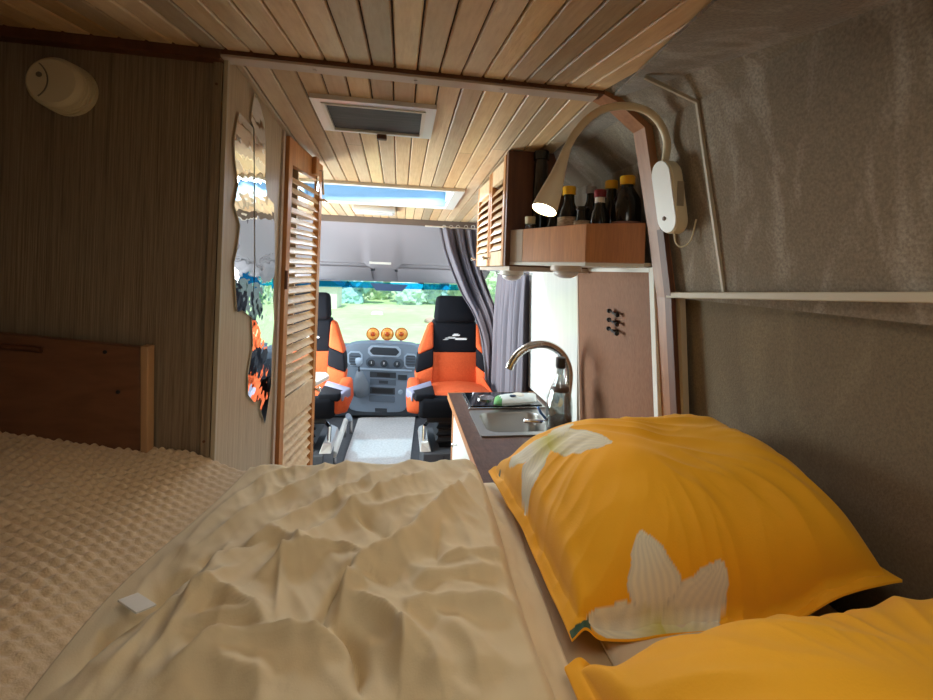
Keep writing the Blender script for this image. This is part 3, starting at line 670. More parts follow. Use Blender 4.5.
# puck lights under shelf
for (px, Y, lb) in ((566, 1.25, 'round brown and white puck light under the bottle shelf'), (512, 1.62, 'round white puck light under the louvred cupboard')):
    z = 1.425 if px > 540 else 1.405
    p = Vector((AY(px, 266, Y).x, Y, z))
    t = thing('puck_light', lb, 'light', p, 'puck lights under the kitchen cupboards')
    p.z -= .0
    bm = B(); lathe(bm, [(.048, 0), (.048, -.014), (.045, -.017)], p, (0, 0, 1), 24); obj('puck_rim', bm, mauve_m if px > 540 else pvc_m, t, smooth='auto')
    bm = B(); lathe(bm, [(.040, -.016), (.034, -.030), (.016, -.038), (0, -.039)], p, (0, 0, 1), 24); obj('puck_lens', bm, mat('puck_white', s2l((220, 214, 214)), .35), t, smooth=True)
# reading lamp
t = thing('reading_lamp', 'cream gooseneck reading lamp mounted on the right wall, switched on', 'lamp', (.62, .87, 1.5))
c0 = Vector((0, .885, 1.5)); f_t, f_b = AX(668, 158, .585), AX(671, 233, .605)
yl = .885; zt, zb = f_t.z, f_b.z
def stad(x_t, x_b, r, n=12):
    out = []
    for k in range(n+1):
        a = PI*k/n; out.append((yl+r*math.cos(a), zt-r+r*math.sin(a)))
    for k in range(n+1):
        a = PI+PI*k/n; out.append((yl+r*math.cos(a), zb+r+r*math.sin(a)))
    return out
def xw(z, off_): return off_+ .668-(z-1.4)*.18
S = stad(0, 0, .037)
bm = B(); A = [bm.verts.new((xw(z, -.040), y, z)) for y, z in S]; Bv = [bm.verts.new((xw(z, -.012), y, z)) for y, z in S]; n = len(S)
bm.faces.new(A); bm.faces.new(Bv[::-1])
for k in range(n): bm.faces.new((A[k], Bv[k], Bv[(k+1) % n], A[(k+1) % n]))
o = obj('wall_base', bm, cork_m, t, smooth='auto'); bevel_mod(o, .004, 3)
S2 = stad(0, 0, .033)
bm = B(); zmid = (zt+zb)/2
bm.faces.new([bm.verts.new((xw(z, -.0425), yl+(y-yl), zmid+(z-zmid)*.97)) for y, z in S2]); r = bmesh.ops.extrude_face_region(bm, geom=bm.faces[:])
for v in r['geom']:
    if isinstance(v, bmesh.types.BMVert): v.co.x += .004
obj('face_plate', bm, pvc_m, t)
zz = zb+.035
bm = B(); lathe(bm, [(.005, 0), (.005, .002), (0, .002)], (xw(zz, -.0425), yl+.006, zz), (-1, 0, 0), 12); obj('touch_button', bm, dkwood_m, t)
bm = B(); box(bm, xw(zmid, -.034), xw(zmid, -.018), yl-.0385, yl-.0365, zmid-.025, zmid+.03); obj('rating_label', bm, mat('grey_label2', s2l((150, 136, 112)), .6), t)
gp = [Vector((xw(zt, -.026), yl, zt-.004))] + [AY(x, y, Y) for x, y, Y in ((667, 142, .885), (659, 122, .88), (645, 110, .875), (625, 106, .87), (604, 109, .865), (588, 119, .86), (575, 134, .855), (566, 150, .85))]
bm = B(); tube(bm, smooth_path(gp, 8), .0085, 14); obj('gooseneck', bm, lamp_m, t, smooth=True)
sh = [AY(x, y, Y) for x, y, Y in ((567, 148, .85), (562, 162, .845), (557, 176, .84), (552, 190, .835), (546, 205, .83), (544, 210, .828))]
bm = B(); tube(bm, sh, [.0085, .0115, .0155, .0215, .026, .0265], 24, cap=False)
tube(bm, [sh[5], sh[4], sh[3]], [.0255, .0245, .018], 24, cap=False); obj('lamp_head', bm, lamp_m, t, smooth='auto')
d = (sh[5]-sh[4]).normalized()
bm = B(); lathe(bm, [(.0245, 0), (.0245, .002), (0, .004)], sh[5]-d*.004, d, 24); obj('led_disc', bm, led_m, t)
bm = B(); tube(bm, smooth_path([Vector((xw(zb, -.026), yl, zb+.002)), Vector((xw(zb, -.022), yl, zb-.02)), Vector((xw(zb, -.014), yl-.012, zb-.03)), Vector((xw(zb, -.006), yl-.03, zb-.015)), Vector((xw(zb, -.006), yl-.045, zb+.03))], 6), .0018, 6); obj('cable', bm, cork_m, t, smooth=True)
ld = bpy.data.lights.new('lamp_spot', 'SPOT'); ld.energy = 1.2; ld.color = (1, .8, .55); ld.spot_size = 1.9; ld.spot_blend = .6; ld.shadow_soft_size = .02
lo = bpy.data.objects.new('lamp_spot', ld); C.objects.link(lo); lo.location = sh[5]+d*.012; lo.rotation_euler = d.to_track_quat('-Z', 'Y').to_euler()

# ================================================================== CURTAINS
def drape(name, label, rows, nf, amp, th=.004, seed=0, group='curtains'):
    """rows: list of (centre Vector, half width along dir, dir Vector)"""
    t = thing(name, label, 'curtain', rows[-1][0], group)
    cs = smooth_path([r[0] for r in rows], 8); ws = smooth_path([Vector((r[1], r[2], 0)) for r in rows], 8)
    bm = B(); nu = 90; nv = len(cs)-1
    def fn(u, v):
        k = round(v*nv); c = cs[k]; w_ = ws[k].x; am = ws[k].y
        ph = u*nf*2*PI + .8*math.sin(seed+u*7) + .5*nz(u*4, k*.05, seed)
        s = (u-.5)*2
        dx = s*w_; dy = am*math.sin(ph) + am*.35*math.sin(2.3*ph+1+v*2)
        return c + DIR*dx + NRM*dy
    vs = grid(bm, fn, nu, nv)
    o = obj('cloth', bm, curt_m, t, smooth=True)
    m = o.modifiers.new('solid', 'SOLIDIFY'); m.thickness = th
    return t
DIR = Vector((1, .0, 0)); NRM = Vector((0, 1, 0))
Yq = 2.82
def row(px0, px1, py, Y, am): a = AY(px0, py, Y); b = AY(px1, py, Y); return ((a+b)/2, (b-a).x/2, am)
t = drape('cab_curtain', 'grey-violet curtain bunched at cab opening, sweeping down behind the seat', [row(439, 476, 228.5, 2.84, .02), row(444, 478, 250, 2.84, .034), row(452, 483, 272, 2.83, .042), row(462, 491, 295, 2.83, .04), row(474, 498, 316, 2.80, .022), row(483, 503, 345, 2.84, .016), row(486, 504, 390, 2.86, .014), row(487, 504, 440, 2.86, .014)], 3.4, .03, seed=1)
bm = B()
for px in (444, 451, 458, 466, 473):
    a = AY(px, 228.5, 2.835); bm = B()
    tube(bm, [a+Vector((.012*math.cos(q), 0, .012*math.sin(q)+.01)) for q in [2*PI*i/12 for i in range(13)]], .002, 6)
    obj('ring', bm, pvc_m, t)
bm = B(); tube(bm, [AY(425, 226, 2.84), AY(500, 230.5, 2.84)], .005, 8); tag(obj('curtain_rail', bm, pvc_m, None, origin=AY(460, 228, 2.84)), 'thin white curtain rail under the ceiling at the cab', 'rail')
DIR = Vector((0, 1, 0)); NRM = Vector((-1, 0, 0))
rows = []
for z, am in ((1.385, .018), (1.3, .024), (1.1, .03), (.85, .03), (.4, .03), (.1, .03)): rows.append((Vector((.66, 2.44, z)), .33, am))
drape('window_curtain', 'grey curtain hanging straight along the side wall behind the worktop', rows, 8, .03, seed=3)
bm = B(); tube(bm, [(.66, 2.08, 1.392), (.66, 2.80, 1.392)], .005, 8); tag(obj('curtain_rail', bm, metal_m, None, origin=(.66, 2.44, 1.392)), 'thin metal rail holding the straight side wall curtain', 'rail')

# ================================================================== CAB
# seats (facing the rear)
def cushion(bm, x0, x1, y0, y1, z0, z1, bev, mi=0): box(bm, x0, x1, y0, y1, z0, z1, mi, bev)
def make_seat(cx_, cy_, label, ai):
    """ai: side of the aisle, where the bolster is wide (-1 left, 1 right)"""
    t = thing('captain_seat', label, 'seat', (cx_, cy_, 0), 'swivelled cab seats')
    V = lambda x, y, z: Vector((cx_+x, cy_+y, z))
    bm = B(); box(bm, cx_-.22, cx_+.20, cy_-.20, cy_+.22, 0, .30, 0, .006); sb = obj('seat_box', bm, mat('box_grey', s2l((84, 86, 92)), .6), t)
    bm = B(); box(bm, cx_-.10, cx_-.094, cy_-.203, cy_-.199, .02, .285); obj('seam', bm, dashdk_m, sb)
    bm = B(); prof = []
    for k in range(4): prof += [(.165, .335+k*.042), (.185, .35+k*.042), (.165, .365+k*.042)]
    lathe(bm, [(.15, .302)]+prof+[(.17, .52)], V(0, 0, 0), (0, 0, 1), 4, 0, 1.1, 1.1)
    bmesh.ops.rotate(bm, cent=V(0, 0, 0), matrix=Matrix.Rotation(PI/4, 3, 'Z'), verts=bm.verts); obj('bellows', bm, black_m, t)
    bm = B(); hexa(bm, [V(ai*.17, -.18, .302), V(ai*.24, -.18, .302), V(ai*.24, .16, .302), V(ai*.17, .16, .302), V(ai*.19, -.16, .36), V(ai*.235, -.14, .345), V(ai*.235, .12, .345), V(ai*.19, .14, .36)], 0, .004); sp_ = obj('swivel_plate', bm, alu_m, t)
    bm = B(); tube(bm, [V(ai*.215, -.12, .34), V(ai*.215, -.10, .43), V(ai*.19, -.06, .44)], .012, 8); obj('release_handle', bm, chrome_m, sp_)
    bm = B(); box(bm, cx_-.21, cx_+.21, cy_-.22, cy_+.24, .49, .535, 0, .01); obj('seat_frame', bm, black_m, t)
    bm = B(); xa, xb = (-.265, .20) if ai < 0 else (-.20, .265); hexa(bm, [V(xa, -.255, .52), V(xb, -.255, .52), V(xb, .2, .52), V(xa, .2, .52), V(xa, -.272, .662), V(xb, -.272, .662), V(xb, .2, .62), V(xa, .2, .62)], 0, .035)
    cu = obj('seat_cushion', bm, blackfab_m, t, smooth=True)
    bm = B()
    vs = grid(bm, lambda u, v: V(-.172+.344*u, -.255+.41*v, .672-.045*v+.012*math.sin(PI*u)-.028*sstep(.12, 0, v)+.003*nz(u*8, v*8)), 20, 16); skirt(bm, vs, lambda c: Vector((c.x, c.y, c.z-.03)))
    obj('cushion_cover', bm, orange_m, cu, smooth='auto')
    for s in (-1, 1):
        x0, x1 = (.245, .33) if s == ai else (.175, .215)
        bm = B(); hexa(bm, [V(s*x0, -.25, .545), V(s*x1, -.20, .545), V(s*x1, .14, .53), V(s*x0, .14, .53), V(s*x0*.98, -.262, .668), V(s*x1*.96, -.215, .645), V(s*x1*.96, .14, .68), V(s*x0*.98, .14, .67)], 0, .022)
        w_ = obj('bolster', bm, orange_m, cu, smooth=True)
        if s == ai:
            bm = B(); hexa(bm, [V(s*.172, -.10, .645), V(s*.30, -.235, .62), V(s*.335, -.12, .62), V(s*.172, .02, .64), V(s*.172, -.10, .678), V(s*.30, -.235, .672), V(s*.335, -.12, .672), V(s*.172, .02, .682)], 0, .008); obj('bolster_patch', bm, lilac_m, w_, smooth=True)
            bm = B(); hexa(bm, [V(s*.168, -.262, .64), V(s*.28, -.262, .63), V(s*.30, -.18, .63), V(s*.168, -.08, .64), V(s*.168, -.262, .676), V(s*.28, -.258, .672), V(s*.30, -.18, .674), V(s*.168, -.08, .68)], 0, .008); obj('corner_panel', bm, blackfab_m, w_, smooth=True)
    def K(x, d, z): return V(x, .15+d+(z-.6)*.18, z)
    def slab(x0b, x1b, x0t, x1t, z0, z1, d0, d1): return [K(x0b, d0, z0), K(x1b, d0, z0), K(x1b, d1, z0), K(x0b, d1, z0), K(x0t, d0, z1), K(x1t, d0, z1), K(x1t, d1, z1), K(x0t, d1, z1)]
    bm = B(); hexa(bm, slab(-.165, .165, -.16, .16, .60, .84, 0, .12), 0, .02); b0 = obj('backrest', bm, orange_m, t, smooth=True)
    bm = B(); hexa(bm, slab(-.16, .16, -.155, .155, .82, 1.045, -.002, .12), 0, .022); obj('shoulder_panel', bm, blackfab_m, b0, smooth=True)
    strokes = ((-.07, .075, .925, .004), (-.02, .03, .945, .009), (-.01, .02, .953, .005), (.0, .08, .918, .008), (-.05, .0, .932, .004), (-.085, -.05, .915, .003))
    for (a, b, zz_, th) in strokes:
        bm = B(); hexa(bm, slab(a, b, a+.006, b+.006, zz_-th/2, zz_+th/2, -.006, 0)); obj('embroidery', bm, whitetext_m, b0)
    for s in (-1, 1):
        q = 0 if s == ai else -.062
        for (z0, z1, xo0, xo1, mm, nm) in ((.60, .72, .265, .27, orange_m, 'bolster'), (.72, .84, .27, .255, blackfab_m, 'bolster_patch'), (.84, 1.03, .255, .185, orange_m, 'bolster')):
            xt = xo1+(q if z1 < 1 else q*.2)
            bm = B(); hexa(bm, [K(s*.15, -.03, z0+.02), K(s*(xo0+q), -.045, z0-.02), K(s*(xo0+q), .1, z0-.02), K(s*.15, .1, z0+.02), K(s*.15, -.03 if z1 < 1 else 0, z1+(.02 if z1 < 1 else 0)), K(s*xt, -.045 if z1 < 1 else .0, z1-.02), K(s*xt, .1, z1-.02), K(s*.15, .1, z1+(.02 if z1 < 1 else 0))], 0, .012)
            obj(nm, bm, mm, b0, smooth=True)
    bm = B(); hexa(bm, slab(-.15, .15, -.132, .132, 1.035, 1.215, -.03, .07), 0, .03)
    hr = obj('headrest', bm, blackfab_m, t, smooth=True)
    for x in (-.06, .06):
        bm = B(); tube(bm, [K(x, .03, 1.0), K(x, .03, 1.06)], .006, 8); obj('headrest_post', bm, chrome_m, hr)
    return t
make_seat(.395, 2.70, 'orange and black cab seat turned rearward beside the kitchen counter', -1)
make_seat(-.60, 2.72, 'orange and black cab seat partly hidden behind the louvred door', 1)
# dashboard
t = thing('dashboard', 'grey-blue van dashboard with rounded centre console', 'dashboard', (-.14, 4.3, 0))
bm = B()
prof = [(4.02, .59), (4.05, .645), (4.15, .665), (4.4, .61), (4.64, .56), (4.64, .35), (4.12, .35), (4.02, .50)]
prism(bm, [Vector((-.94, y, z)) for y, z in prof], (1.66, 0, 0), 0, .012); obj('dash_body', bm, dash_m, t, smooth='auto')
DY = 3.93
def dp(x, y, Y=DY): return AY(x, y, Y)
outl = [(341, 352), (350, 345), (370, 343), (400, 344), (418, 347), (423, 356), (421, 375), (414, 395), (405, 408), (398, 412), (356, 411), (348, 405), (341, 392), (336, 372)]
def rounded(pl, n=4):
    p = [Vector((x, y, 0)) for x, y in pl]; p.append(p[0]); q = smooth_path(p, n); return [(v.x, v.y) for v in q[:-1]]
bm = B(); prism(bm, [dp(x, y) for x, y in rounded(outl)], (0, .16, 0), 0, .006); obj('centre_console', bm, dash_m, t, smooth='auto')
bm = B(); prism(bm, [dp(x, y, DY+.01) for x, y in ((342, 398), (418, 398), (420, 416), (342, 415))], (0, .2, 0)); box(bm, -.62, .30, 4.0, 4.1, .02, .42); obj('footwell_panel', bm, dashdk_m, t)
def plate(x0, y0, x1, y1, d=.006, mi=None, Y=DY, r=0):
    bm = B(); e = 2*r
    pl = [(x0+r, y0), (x1-r, y0), (x1, y0+r), (x1, y1-r), (x1-r, y1), (x0+r, y1), (x0, y1-r), (x0, y0+r)] if r else [(x0, y0), (x1, y0), (x1, y1), (x0, y1)]
    prism(bm, [AY(a, b+(a-380)*.045, Y-d) for a, b in pl], (0, d+.002, 0)); return bm
dk, md, lt = dashdk_m, mat('dash_mid', s2l((92, 104, 118)), .5), mat('dash_light', s2l((170, 186, 204)), .45)
cc = obj('display_pod', plate(368, 346, 401, 356.5, .012, r=3), lt, t); obj('display', plate(370, 347.5, 399, 355, .014, r=3), dk, cc)
cl = obj('climate_panel', plate(366, 358, 404, 368, .004, r=3), md, t)
for px in (371.5, 384, 397):
    p = AY(px, 363.3+(px-380)*.045, DY-.004); bm = B(); lathe(bm, [(.032, 0), (.032, .006), (.024, .008), (.021, .026), (0, .028)], p, (0, -1, 0), 18); kn = obj('knob', bm, dk, t, smooth='auto')
    bm = B(); box(bm, p.x-.003, p.x+.003, p.y-.031, p.y-.027, p.z-.002, p.z+.019); obj('pointer', bm, whitetext_m, kn)
obj('trim_bar', plate(358, 368.8, 412, 370.3, .01), lt, t)
rd = obj('radio', plate(370, 372, 396, 377.5, .006), dk, t); obj('radio_display', plate(377, 373, 390, 376.5, .008), black_m, rd)
obj('switch_panel', plate(370, 379, 396, 385, .005), md, t); obj('switch', plate(379, 380.5, 388, 383.5, .008), dk, t)
ab = obj('storage_slot', plate(370, 387.5, 395, 394, .005), dk, t); obj('slot_lip', plate(372, 388.5, 393, 393, .006), black_m, ab)
obj('ashtray', plate(369, 395.5, 395, 402, .006, r=1), md, t)
obj('label_recess', plate(375, 408.5, 387, 412, .004), dk, t)
p = AY(400.5, 392, DY); bm = B(); lathe(bm, [(.022, 0), (.022, .006), (.012, .008), (.012, .002), (0, .002)], p, (0, -1, 0), 16); obj('lighter_socket', bm, lt, t)
obj('side_switch', plate(398, 374, 407, 379, .006), dk, t)
for (x0, x1) in ((405.5, 416), (349, 361)):
    v = obj('air_vent', plate(x0-1.5, 352.5, x1+1.5, 367, .01, r=3), lt, t)
    obj('vent_grille', plate(x0, 354, x1, 365.5, .012, r=2), md, v)
    bm = B()
    for k in range(4):
        a = AY(x0+1, 356+k*2.8, DY-.013); b = AY(x1-1, 356.4+k*2.8, DY-.013); tube(bm, [a, b], .004, 6)
    obj('vent_slats', bm, dk, v)
bm = B(); prism(bm, [dp(x, y, 3.99) for x, y in rounded([(326, 352), (340, 347), (346, 355), (344, 368), (326, 368)])], (0, .06, 0)); obj('side_pod', bm, lt, t)
# gear lever
t = thing('gear_lever', 'dash-mounted gear lever with round knob and grey pleated boot', 'gear lever', dp(359, 380, 3.86))
bm = B()
pts = [dp(361, 392, 3.90), dp(360.5, 384, 3.86), dp(359.5, 376, 3.83), dp(359, 371, 3.82)]
tube(bm, pts, [.075, .07, .04, .022], 16); 
for v in bm.verts: v.co.x += .004*math.sin(v.co.x*260)
obj('boot', bm, mat('boot_grey', s2l((120, 128, 138)), .6), t, smooth=True)
bm = B(); tube(bm, [dp(359.2, 374, 3.82), dp(358.8, 365, 3.80)], .009, 10); obj('shaft', bm, dk, t)
bm = B(); lathe(bm, [(.0, -.04), (.018, -.035), (.026, -.01), (.032, .012), (.028, .032), (0, .04)], dp(358.7, 362, 3.80), (0, 0, 1), 18); obj('knob', bm, mat('dash_light', (0, 0, 0)), t, smooth=True)
# amber lamps on the dash
for k, px in enumerate((373, 387.3, 401.5)):
    c = AY(px, 334, 4.25)
    lb = ('leftmost of the three round amber lamps on the dashboard', 'middle one of the three round amber lamps on the dashboard', 'rightmost of the three round amber lamps on the dashboard')[k]
    t = thing('amber_lamp', lb, 'lamp', Vector((c.x, 4.25, .76)), 'round amber lamps on the dash')
    bm = B(); lathe(bm, [(.058, 0), (.052, -.008), (.03, -.014), (0, -.016)], c, (0, 1, 0), 24); obj('lens', bm, amber_m, t, smooth=True)
    bm = B(); tube(bm, [c+Vector((.060*math.cos(q), 0, .060*math.sin(q))) for q in [2*PI*i/28 for i in range(29)]], .005, 6); obj('rim', bm, amberdk_m, t)
    bm = B(); lathe(bm, [(.024, -.014), (.02, -.022), (0, -.024)], c, (0, 1, 0), 16); obj('reflector', bm, amberdk_m, t, smooth=True)
    bm = B(); lathe(bm, [(.05, .002), (.03, .03), (0, .034)], c, (0, 1, 0), 16); obj('housing', bm, black_m, t, smooth=True)
    bm = B(); lathe(bm, [(.04, 0), (.035, .01), (.012, .02), (.010, .07)], Vector((c.x, 4.26, .632)), (0, 0, 1), 14); tube(bm, [Vector((c.x, 4.27, .655)), Vector((c.x, 4.27, c.z-.045))], .008, 8); obj('foot', bm, dash_m, t, smooth='auto')
# rug, rail, lever, side table
bm = B(); prism(bm, [Vector((x, y, .002)) for x, y in ((-.35, 2.4), (.08, 2.4), (.13, 3.2), (.19, 3.95), (.15, 3.97), (-.30, 3.97), (-.33, 3.94), (-.345, 3.2))], (0, 0, .014), 0, .004); tag(obj('cab_rug', bm, rug_m, None, origin=(-.12, 3.2, 0)), 'pale grey rug on the cab floor between the two seats', 'rug')
t = thing('floor_rail', 'low white metal rail along the left edge of the pale rug', 'rail', (-.43, 3.4, 0))
bm = B(); tube(bm, [(-.40, 2.95, .12), (-.40, 3.6, .12)], .022, 10); obj('rail_tube', bm, pvc_m, t, smooth='auto')
bm = B(); tube(bm, [(-.40, 3.0, .0), (-.40, 3.0, .12)], .012, 8); obj('rail_leg', bm, metal_m, t); bm = B(); tube(bm, [(-.40, 3.55, 0), (-.40, 3.55, .12)], .012, 8); obj('rail_leg', bm, metal_m, t)
t = thing('handbrake', 'grey handbrake lever beside the half hidden cab seat', 'lever', (-.40, 3.3, 0))
bm = B(); tube(bm, [(-.36, 3.62, .0), (-.36, 3.60, .12), (-.36, 3.5, .17)], .013, 8); obj('shaft', bm, metal_m, t)
bm = B(); tube(bm, [(-.36, 3.52, .16), (-.36, 3.36, .24)], .02, 10); obj('grip', bm, mat('dash_light', (0, 0, 0)), t, smooth='auto')
t = thing('folding_table', 'small white table top peeking out past the louvred door', 'table', (-.55, 2.0, 0))
a = AZ(320, 386, .87)
bm = B(); prism(bm, [Vector((-.80, 1.85, .86)), Vector((a.x-.02, 1.95, .86)), Vector((a.x+.015, 2.07, .86)), Vector((a.x-.01, 2.13, .86)), Vector((-.80, 2.2, .86))], (0, 0, .02), 0, .003); obj('table_top', bm, pvc_m, t)
bm = B(); tube(bm, [(-.62, 2.02, 0), (-.62, 2.02, .86)], .02, 12); lathe(bm, [(.12, 0), (.12, .01), (.02, .02)], (-.62, 2.02, 0)); obj('leg', bm, metal_m, t)

# ================================================================== BED
t = thing('bed', 'wooden bed platform box under the mattress', 'bed', (-.1, 0, 0))
bm = B(); box(bm, -.945, .70, -1.28, .955, .70, .72); box(bm, -.945, .70, .935, .955, 0, .70); box(bm, -.945, .70, -1.28, -1.26, 0, .70); obj('platform', bm, beech_m, t)
bm = B(); box(bm, -.945, .685, -1.27, .93, .72, .885, 0, .03); tag(obj('mattress', bm, mattress_m, None, origin=(-.1, 0, .72), smooth='auto'), 'thick beige mattress on the bed platform', 'mattress')
# fitted sheet strip at right, under pillows
bm = B()
def sf(u, v):
    x = .02+.665*u; y = -1.2+2.135*v
    return Vector((x, y, .893+.004*nz(x*9, y*6, 3)+.003*nz(x*30, y*22, 5) - .05*sstep(.955, 1, v)))
vs = grid(bm, sf, 60, 120); skirt(bm, vs, lambda c: Vector((c.x, c.y, min(c.z-.004, .884))))
tag(obj('bed_sheet', bm, sheet_m, None, origin=(.3, 0, .885), smooth=True), 'pale beige sheet on the mattress under the yellow pillows', 'sheet')

# folds on the duvet: (points in metres on the bed, width, height)
def W(pl, z=.96): return [(lambda q: (q.x, q.y))(AZ(x, y, z)) for x, y in pl]
FOLDS = [
 # long diagonal ridges of the upper left part
 (W([(430, 478), (380, 500), (340, 525), (300, 560), (262, 590)]), .020, .016),
 (W([(392, 470), (345, 500), (300, 525), (250, 560), (215, 590)]), .018, .014),
 (W([(350, 468), (300, 492), (250, 522), (215, 545)]), .016, .013),
 (W([(320, 466), (275, 480), (235, 505), (205, 530), (185, 555)]), .016, .012),
 (W([(292, 466), (255, 475), (225, 490), (200, 515)]), .015, .011),
 (W([(470, 482), (455, 505), (430, 530), (410, 552), (392, 566), (360, 580), (352, 592)]), .022, .024),
 (W([(440, 500), (400, 512), (360, 520)]), .012, .006),
 (W([(352, 522), (385, 545), (372, 560)]), .012, -.010),
 (W([(262, 590), (290, 572), (330, 560), (350, 562), (375, 575)]), .008, .010),
 (W([(300, 568), (288, 552), (270, 548)]), .006, .007),
 (W([(282, 560), (278, 600), (276, 640)]), .006, .008),
 (W([(225, 560), (210, 590), (190, 620), (170, 650)]), .012, .012),
 (W([(355, 578), (335, 600), (322, 625), (318, 645)]), .007, -.012),
 (W([(350, 588), (345, 610), (338, 632)]), .010, .014),
 (W([(366, 602), (350, 606), (335, 615)]), .008, .012),
 (W([(345, 618), (370, 625), (392, 640), (402, 665), (400, 690)]), .012, .018),
 (W([(334, 642), (348, 650), (356, 665), (360, 700)]), .007, -.022),
 (W([(180, 625), (215, 615), (245, 628), (266, 640)]), .010, .013),
 (W([(180, 650), (215, 640), (250, 640), (268, 650)]), .009, .012),
 (W([(185, 685), (210, 668), (240, 660), (275, 655), (320, 655), (350, 668)]), .010, .014),
 (W([(160, 700), (200, 680), (240, 690), (270, 700)]), .014, .010),
 (W([(430, 575), (470, 572), (520, 568)]), .014, .010),
 (W([(410, 600), (450, 592), (500, 585)]), .016, .012),
 (W([(400, 630), (450, 620), (520, 622)]), .016, .014),
 (W([(440, 640), (470, 670), (480, 700)]), .020, .012),
 (W([(395, 650), (430, 672), (440, 700)]), .016, .014),
 (W([(440, 540), (437, 558), (436, 580)]), .006, -.006),
 (W([(60, 700), (110, 650), (160, 605), (200, 580)]), .010, -.016),
 (W([(100, 700), (145, 650), (180, 618)]), .012, .012),
 (W([(130, 700), (170, 655), (210, 610), (240, 585)]), .014, .012),
 (W([(200, 575), (225, 570), (255, 562)]), .008, -.014),
]
def seg_d(px, py, a, b):
    dx, dy = b[0]-a[0], b[1]-a[1]; L2 = dx*dx+dy*dy or 1e-9
    t_ = max(0, min(1, ((px-a[0])*dx+(py-a[1])*dy)/L2)); ex, ey = px-a[0]-t_*dx, py-a[1]-t_*dy
    return math.hypot(ex, ey), t_, (dx*(py-a[1])-dy*(px-a[0]))
FB = []
for pts, w_, h_ in FOLDS:
    q = [Vector((x, y, 0)) for x, y in pts]; q = smooth_path(q, 4) if len(q) > 2 else q
    q = [(v.x, v.y) for v in q]
    xs_ = [p[0] for p in q]; ys_ = [p[1] for p in q]
    FB.append((q, w_, h_, min(xs_)-4*w_, max(xs_)+4*w_, min(ys_)-4*w_, max(ys_)+4*w_))
def folds(x, y):
    s = 0
    for q, w_, h_, x0, x1, y0, y1 in FB:
        if not (x0 < x < x1 and y0 < y < y1): continue
        best = 9; bt = 0; sd = 1; n = len(q)-1
        for i in range(n):
            d_, t_, c_r = seg_d(x, y, q[i], q[i+1])
            if d_ < best: best = d_; bt = (i+t_)/n; sd = 1 if c_r > 0 else -1
        fade = sstep(-.12, .22, bt)*sstep(1.15, .75, bt)
        ww = w_*(1.25 if sd > 0 else .75)
        s += h_*fade*math.exp(-(best/ww)**1.35)
    return s
DXL, DXR = -.335, .20
def edgeL(y): return DXL + .03*sstep(.5, 1, y) + .012*math.sin(y*7+1)+.015*nz(y*4, 2)
def duvz(x, y, u):
    wx = x+.02*nz(x*5, y*5, 1.3); wy = y+.02*nz(x*5, y*5, 8.1)
    a = (wx*.85+wy*.5); b = (-wx*.5+wy*.85)
    big = .018*nz(x*2.6, y*2.2, .5)
    r1 = (1-abs(nz(a*9, b*3.2, 4.))*2.2); r2 = (1-abs(nz(a*18+3, b*7, 9.))*2.2)
    base = .956+big+.010*r1+.0065*r2+.003*(1-abs(nz(a*34, b*15, 5.))*2)+.001*nz(x*60, y*60)
    return base+folds(x, y)*1.35
NU, NV = 260, 420
bm = B()
def df(u, v):
    y = -.75+1.765*v; xl = edgeL(y); xr = DXR+.008*math.sin(y*9)
    x = xl+(xr-xl)*u
    z = duvz(x, y, u)
    e = sstep(0, .11, u)**.6*sstep(1, .93, u)**.5
    ef = sstep(1.0, .955, v)**.6
    base_l = .972 if u < .5 else .902
    z = base_l+(z-base_l)*e
    z = .885+(z-.885)*ef
    if u > .975: z -= .0
    y2 = y+.012*nz(x*6, 7)*sstep(.9, 1, v)
    return Vector((x, y2, z))
vs = grid(bm, df, NU, NV); skirt(bm, vs, lambda c: Vector((c.x, c.y, .884)))
dv = tag(obj('duvet', bm, duvet_m, None, origin=(-.08, .2, .9), smooth=True), 'crumpled cream cotton duvet spread over the middle of bed', 'duvet')
bm = B()
def hf(u, v):
    y = -.75+1.755*v; xr = DXR+.008*math.sin(y*9); x = xr-.006+.048*u+.004*nz(y*9, 4)*u
    ef = sstep(1.0, .965, v)**.6
    return Vector((x, y, .882+(.024+.004*nz(y*14, u*2)+.003*nz(y*40, u*4))*ef*(1-.45*u)))
vs = grid(bm, hf, 14, 300); skirt(bm, vs, lambda c: Vector((c.x, c.y, c.z-.004)))
obj('hem', bm, duvet_m, dv, smooth=True)
bm = B(); p = AZ(137, 603, .985); M = Matrix.Translation(p) @ Matrix.Rotation(-.6, 4, 'Z') @ Matrix.Rotation(-.25, 4, 'X')
box(bm, -.02, .02, -.011, .011, -.001, .001, 0, 0, M); obj('care_tag', bm, pvc_m, dv)

# waffle blanket
bm = B()
def bf(u, v):
    x = -.94+.64*u; y = -.6+1.568*v
    wr = .012*nz(x*3+y*2.0, y*1.2-x*3.5, 2)+.013*math.sin((x*.9+y*1.0)*11+1.5*nz(x*2, y*2, 6))
    ql, qr = (x*1.0+.25*y), (y-.3*x)
    k1 = math.sin(ql*2*PI/.030+1.5*nz(x*5, y*5, 1)); k2 = math.sin(qr*2*PI/.0195+1.5*nz(x*5, y*5, 9))
    waf = .0042*(k1*k2)+.0015*abs(k1)
    z = .985+wr+waf+.0006*nz(x*200, y*200)
    edge = sstep(1, .78, u); z = .945+(z-.945)*(.25+.75*edge)
    z -= .010*sstep(.99, 1, v)
    z += .055*sstep(-.3, -.62, x)*sstep(.2, .95, y)+.012*math.sin((x*.8+y*1.0)*21+2*nz(x*3, y*3, 6))*sstep(.95, .7, y)*sstep(.35, 0, u)
    z = max(z, .900+.003*k1*k2)
    return Vector((x, y, z))
vs = grid(bm, bf, 210, 480); skirt(bm, vs, lambda c: Vector((c.x, c.y, .887)))
